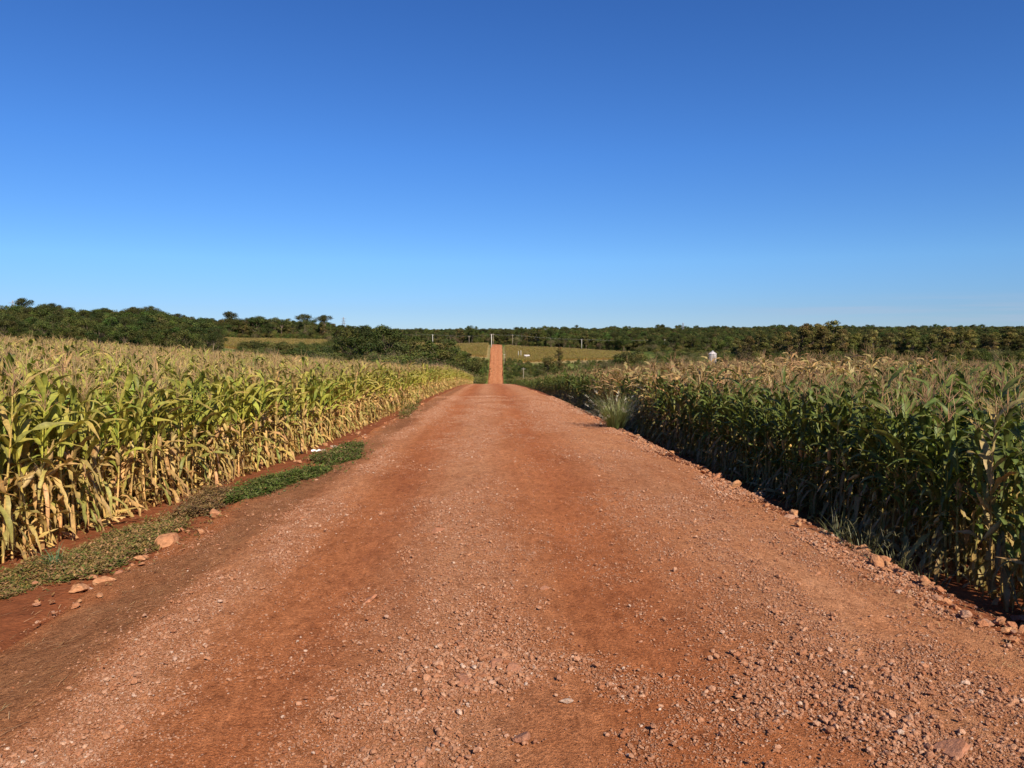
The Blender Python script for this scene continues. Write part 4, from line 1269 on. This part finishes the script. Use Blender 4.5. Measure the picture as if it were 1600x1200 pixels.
# right of the far road: pasture bushes
PAS = [('bush', 858, 420, 9.0, "dark round bush in the pasture right of far road", 1.1), ('tall', 874, 424, 15, "slender tree rising behind the dark pasture bush", 0.9), ('bush', 842, 402, 4.5, "low bush left of dark pasture bush", 1.4),
       ('bush', 808, 350, 6.5, "dark bush at the right foot of the far road", 1.2), ('bush', 815, 372, 5.5, "bush beside wooden pole right of far road", 1.3), ('bush', 805, 420, 4.2, "small green bush higher beside the far road", 1.5), ('bush', 818, 440, 4.0, "small pale bush below the white house", 1.5),
       ('bush', 980, 440, 8.5, "broad green bush at the end of far tan field", 1.6), ('bush', 965, 455, 6, "low bush before the broad green bush", 1.5), ('bush', 1000, 450, 8, "bush behind the dry right corn", 1.4), ('round', 975, 600, 13, "dark round tree standing right of the far tan field", 1.0), ('round', 962, 610, 11, "smaller dark tree beside round tree at far field", 1.0),
       ('bush', 900, 380, 4.5, "low bush in the pasture before the right corn", 1.6), ('bush', 925, 395, 4.6, "spreading bush right of the pasture dip", 1.7), ('greybush', 950, 420, 4.6, "dry bush in the pasture", 1.5), ('bush', 803, 325, 4.5, "low dark bush on bank right of far road", 1.2), ('bush', 830, 345, 4.5, "pale bush over the right corn's far end", 1.4),
       ('bush', 880, 395, 5.0, "green bush under the slender pasture tree", 1.4), ('bush', 1080, 430, 7, "rounded bush left of the white silo", 1.4), ('bush', 1060, 445, 7, "pale green bush farther left of the silo", 1.5), ('bush', 1140, 425, 7, "bush right of the white silo", 1.4)]
for kind, px, d, h, lab, w in PAS: tree(kind, px, d, h, lab, "bushes and trees of the right valley side", w)

# eucalyptus belt behind the right corn
def belt():
    rng = random.Random(83)
    px = 1150.0
    while px < 1680:
        for row in (0, 1):
            p = px + rng.uniform(-9, 9) + row * 11; d = 318 + row * 16 + rng.uniform(-6, 6)
            if p > 1640: continue
            h = rng.uniform(11.5, 15.5) * (1.28 if 1235 < p < 1320 else 1.0) * (0.82 if 1310 < p < 1345 and row == 0 else 1)
            where = "left end" if p < 1240 else ("tall group" if p < 1310 else ("middle" if p < 1460 else "right end"))
            tree('tall', p, d, h, "%s eucalyptus in the %s of the belt behind the right corn" % ("front-row" if row == 0 else "back-row", where), "eucalyptus belt behind the right corn", rng.uniform(1.0, 1.3))
        px += rng.uniform(19, 29)
belt()
for p, d, h in ((1105, 520, 12), (1135, 500, 13), (1160, 420, 13), (1180, 400, 14), (1050, 560, 12), (1022, 600, 13)):
    tree('round', p, d, h, {1105: "dark tree standing right behind the white silo", 1135: "tree behind and right of the silo", 1160: "dark tree left of the eucalyptus belt", 1180: "dark round tree at the left of eucalyptus belt front", 1050: "round tree left of the silo in the distance", 1022: "dark round tree beyond the dry right corn"}[p], "bushes and trees of the right valley side")

# the far forest: one mass
def forest():
    rng = random.Random(91)
    d = 615.0
    while d < 2100:
        px = -260.0
        gap = 9.5 if d < 1300 else 15
        while px < 1800:
            p = px + rng.uniform(-5, 5); dd = d + rng.uniform(-4, 4)
            px += gap * 1200 / d * rng.uniform(0.75, 1.25)
            if p < 520 and dd > 900: continue
            if p < 380 and dd < 700 and dd > 640 and rng.random() < 0.5: continue
            (x, y), z = bearing(p, dd), None
            if abs(x - 5) < 7 and dd < 640: continue
            if 540 < p < 770 and dd < 640: continue
            s = rng.uniform(0.70, 1.15) * (1.25 if rng.random() < 0.08 else 1) * (1.0 if dd < 1300 else 1.25)
            k_ = rng.choice((0, 1, 2, 3, 0, 1, 2, 3, 4, 5, 14, 8)); mass.append((x, y, z, k_, s if k_ not in (4, 5, 8) else min(s, .95)))
            if dd < 700:                                            # low growth along the forest edge
                for q in range(2): mass.append((x + rng.uniform(-5, 5), y + rng.uniform(-6, 2), z, rng.choice((9, 10, 11, 12)), rng.uniform(.7, 1.4)))
        d += gap * 0.95
    # scrub under the woods and through the valley
    for (a, b, d0, d1, st) in ((-200, 345, 300, 470, 8), (380, 770, 250, 420, 6), (350, 520, 505, 560, 7), (520, 640, 420, 500, 9), (1000, 1085, 330, 420, 9), (1135, 1680, 300, 420, 9), (1000, 1300, 420, 600, 14), (780, 990, 320, 400, 12)):
        d = float(d0)
        while d < d1:
            p = float(a)
            while p < b:
                dd = d + rng.uniform(-2, 2); (x, y), z = bearing(p + rng.uniform(-3, 3), dd), None
                p += st * 1200 / d * rng.uniform(0.7, 1.3)
                if abs(x - float(road_cx(y))) < 8: continue
                if 345 < p < 525 and 415 < dd < 508: continue
                mass.append((x, y, z, rng.choice((9, 10, 11, 9, 10, 11, 12)), rng.uniform(0.7, 1.3) * (0.6 if a == 780 else 1)))
            d += st
forest()
def pasture():
    rng = random.Random(97)
    for k in range(1500):
        d = rng.uniform(330, 500); p = rng.uniform(786, 1010)
        (x, y), z = bearing(p, d), None
        if abs(x - float(road_cx(y))) < 6 or d > 478 and p < 960: continue
        f = float(fbm(np.array(x * .03), np.array(y * .03), 3))
        if f < -0.05 and rng.random() < .8: continue
        mass.append((x, y, z, rng.choice((9, 10, 11, 9, 10, 11, 12, 13)), rng.uniform(.12, .5) * (1 + f)))
pasture()
def roadside():
    rng = random.Random(101)
    for k in range(420):
        d = rng.uniform(372, 492); sgn = rng.choice((-1, 1))
        x = float(road_cx(d)) + sgn * (5.4 + rng.random() ** 1.5 * (16 if sgn > 0 else 9))
        s_ = rng.uniform(.15, .62)
        if abs(x - float(road_cx(d))) < 4.0 + 4.2 * s_: continue
        mass.append((x, d, None, rng.choice((9, 10, 11, 9, 10, 11, 12)), s_))
roadside()
print("forest mass", len(mass))
n = len(mass); rs_ = np.random.RandomState(6)
mp = np.array([(a, b, 0.0) for a, b, *_ in mass]); mp[:, 2] = ground_z(mp[:, 0], mp[:, 1]) - 0.2
ms = np.array([(s, s, s) for *_, s in mass]) * rs_.uniform(.9, 1.1, (n, 3))
o = scatter("far_forest", mp, np.stack([np.zeros(n), np.zeros(n), rs_.uniform(0, 6.28, n)], 1), ms, [i for *_, i, _ in mass], forest_bank)
tag(o, "continuous dark green forest covering the far ridges along the horizon", "forest", kind="stuff")

# ------------------------------------------------------------------ poles, wires, towers, silo, house
def pole(px, depth, h, mat, label, bar=1.6, name="utility_pole", group="power poles across the valley", yaw=0.0, r=0.16):
    x, y, z = at_depth(px, depth)
    root = empty(name, (x, y, z), yaw)
    tag(root, label, "utility pole", group)
    mb = MB(); mb.tube([(0, 0, -.3), (0, 0, h * .5), (0, 0, h)], [r * 1.2, r, r * .75], 8)
    link("pole", mb.mesh("pole", mat), root)
    if bar:
        cb = MB(); cb.box((-bar / 2, -.08, h - .55), (bar / 2, .08, h - .38))
        link("crossarm", cb.mesh("crossarm", M['wood'], False), root)
        for sx in (-bar * .42, 0.0, bar * .42):
            ib = MB(); zz = h - .38 if sx else h
            ib.tube([(sx, 0, zz), (sx, 0, zz + .08), (sx, 0, zz + .16), (sx, 0, zz + .22)], [.03, .07, .06, .02], 8)
            link("insulator", ib.mesh("insulator", M['white']), root)
    return Vector((x, y, z + h))
tops = []
for px, d, h, mt, lab, r in ((619, 600, 7.5, 'concrete', "grey pole farthest left in the line above the thicket", .16), (676, 590, 8.5, 'concrete', "pale concrete pole in the tan field left of far road", .2), (733, 585, 7.5, 'wood', "brown wooden pole in the tan field nearest the far road", .16),
                          (768, 562, 10.2, 'concrete', "tall whitish pole at the top left of the far road", .26), (801, 590, 8.5, 'wood', "slim pole just right of the far road's top", .15), (909, 600, 8.0, 'concrete', "grey pole before the forest above the right tan field", .17), (1039, 620, 9.5, 'concrete', "thin pole above the dry right corn", .17)):
    tops.append(pole(px, d, h, M[mt], lab, r=r))
pole(771, 600, 9.5, M['wood'], "dark slim pole just behind the tall whitish pole", r=.14)
pole(818, 362, 10.0, M['wood'], "nearest wooden pole standing in the pasture right of far road", group="power poles across the valley", r=.14)
pole(788, 470, 7.0, M['wood'], "thin grey pole at the right edge of the far road", bar=1.0, r=.12)
pole(814, 505, 5.0, M['concrete'], "short pale pole beside the white house", bar=0, r=.14)
pole(810, 505, 4.5, M['concrete'], "short pale pole left of the paired pole by the white house", bar=0, r=.13)
for k in range(3):
    mb = MB(); pts_ = []
    for a, b in zip(tops[:-1], tops[1:]):
        for q in range(12):
            t = q / 12; pp = a.lerp(b, t); sag = 4 * t * (1 - t) * (b - a).length * 0.012
            pts_.append(pp + Vector(((k - 1) * .6, 0, (-.15 if k != 1 else .2) - sag)))
    mb.tube(pts_, [0.013] * len(pts_), 4, (1, 1, 1))
    tag(link("power_line", mb.mesh("power_line", M['wire'])), ["near-side wire strung on the valley poles", "uppermost wire strung over the valley pole tops", "off-side wire strung on the valley poles"][k], "power line", "wires strung on the valley poles")

def lattice(px, depth, h, label):
    x, y, z = at_depth(px, depth)
    root = empty("transmission_tower", (x, y, z), 0.4); tag(root, label, "power tower", "distant lattice towers")
    mb = MB(); w = h * .09; cs = [(-1, -1), (1, -1), (1, 1), (-1, 1)]
    lv = [0, .2, .38, .54, .68, .8, .9, 1.0]
    wd = lambda t: w * (1 - t) + 0.35 * t
    for sx, sy in cs: mb.tube([(sx * wd(t), sy * wd(t), h * t) for t in lv], [.16] * len(lv), 4)
    for t0, t1 in zip(lv[:-1], lv[1:]):
        for i in range(4):
            a, b = cs[i], cs[(i + 1) % 4]
            mb.tube([(a[0] * wd(t0), a[1] * wd(t0), h * t0), (b[0] * wd(t1), b[1] * wd(t1), h * t1)], [.1, .1], 3)
            mb.tube([(b[0] * wd(t0), b[1] * wd(t0), h * t0), (a[0] * wd(t1), a[1] * wd(t1), h * t1)], [.1, .1], 3)
    link("lattice_body", mb.mesh("lattice_body", M['steel']), root)
    for t in (.72, .82, .92):
        a = MB(); L = h * .12
        a.tube([(-L, 0, h * t), (0, 0, h * t + .5), (L, 0, h * t)], [.1, .2, .1], 4); a.tube([(-L, 0, h * t), (L, 0, h * t)], [.12, .12], 4)
        link("crossarm", a.mesh("crossarm", M['steel']), root)
lattice(537, 1000, 30, "lattice tower above the big dark valley tree")
lattice(22, 760, 32, "lattice tower over the wood at the far left")
lattice(1067, 1150, 22, "faint lattice tower before the forest right of the road")

def silo():
    x, y, z = at_depth(1114, 400)
    root = empty("silo", (x, y, z)); tag(root, "pale cylindrical silo with conical roof behind the right corn", "silo")
    def lathe(prof, n=28):
        mb = MB(); v, f = [], []
        for r, h in prof:
            for k in range(n): v.append((r * math.cos(6.2832 * k / n), r * math.sin(6.2832 * k / n), h))
        for i in range(len(prof) - 1):
            for k in range(n): f.append((i * n + k, i * n + (k + 1) % n, (i + 1) * n + (k + 1) % n, (i + 1) * n + k))
        mb.add(v, f, (1, 1, 1)); return mb
    prof = [(2.05, -.3)]
    for i in range(12): prof += [(2.05, i * .45), (2.0, i * .45 + .04), (2.0, i * .45 + .41), (2.05, i * .45 + .45)]
    link("drum", lathe(prof).mesh("drum", M['tank'], False), root)
    link("roof", lathe([(2.16, 5.36), (2.16, 5.46), (1.2, 6.2), (.36, 6.75), (.34, 6.78)]).mesh("roof", M['tank'], False), root)
    link("cap", lathe([(.36, 6.7), (.36, 7.05), (.2, 7.15), (.01, 7.18)]).mesh("cap", M['steel']), root)
    lad = MB()
    for sx in (-.2, .2): lad.tube([(sx, -2.16, .2), (sx, -2.16, 5.5)], [.03, .03], 5)
    for i in range(17): lad.tube([(-.2, -2.16, .4 + i * .3), (.2, -2.16, .4 + i * .3)], [.02, .02], 4)
    link("ladder", lad.mesh("ladder", M['steel']), root)
silo()

def house():
    x, y, z = at_depth(823, 505)
    root = empty("farmhouse", (x, y, z), 0.25); root.scale = (.62, .62, .7); tag(root, "small white farmhouse with grey roof across the valley", "house")
    w = MB(); w.box((-2.6, -1.8, -.4), (2.6, 1.8, 2.3))
    w.add([(-2.6, -1.8, 2.3), (-2.6, 1.8, 2.3), (-2.6, 0, 3.2)], [(0, 1, 2)], (1, 1, 1)); w.add([(2.6, -1.8, 2.3), (2.6, 1.8, 2.3), (2.6, 0, 3.2)], [(0, 1, 2)], (1, 1, 1))
    link("wall", w.mesh("wall", M['plaster'], False), root)
    r = MB()
    for s in (-1, 1):
        r.add([(-2.95, s * 2.2, 2.12), (2.95, s * 2.2, 2.12), (2.95, 0, 3.24), (-2.95, 0, 3.24), (-2.95, s * 2.2, 2.24), (2.95, s * 2.2, 2.24), (2.95, 0, 3.36), (-2.95, 0, 3.36)],
              [(0, 1, 2, 3), (4, 5, 6, 7), (0, 1, 5, 4), (1, 2, 6, 5), (3, 0, 4, 7)], (1, 1, 1))
    link("roof", r.mesh("roof", M['rooftin'], False), root)
    d = MB(); d.box((-.45, -1.85, 0), (.45, -1.803, 2.0)); link("door", d.mesh("door", M['wood'], False), root)
    for sx in (-1.6, 1.6):
        g = MB(); g.box((sx - .4, -1.85, .9), (sx + .4, -1.803, 1.8)); link("window", g.mesh("window", M['dark'], False), root)
house()
print("done")
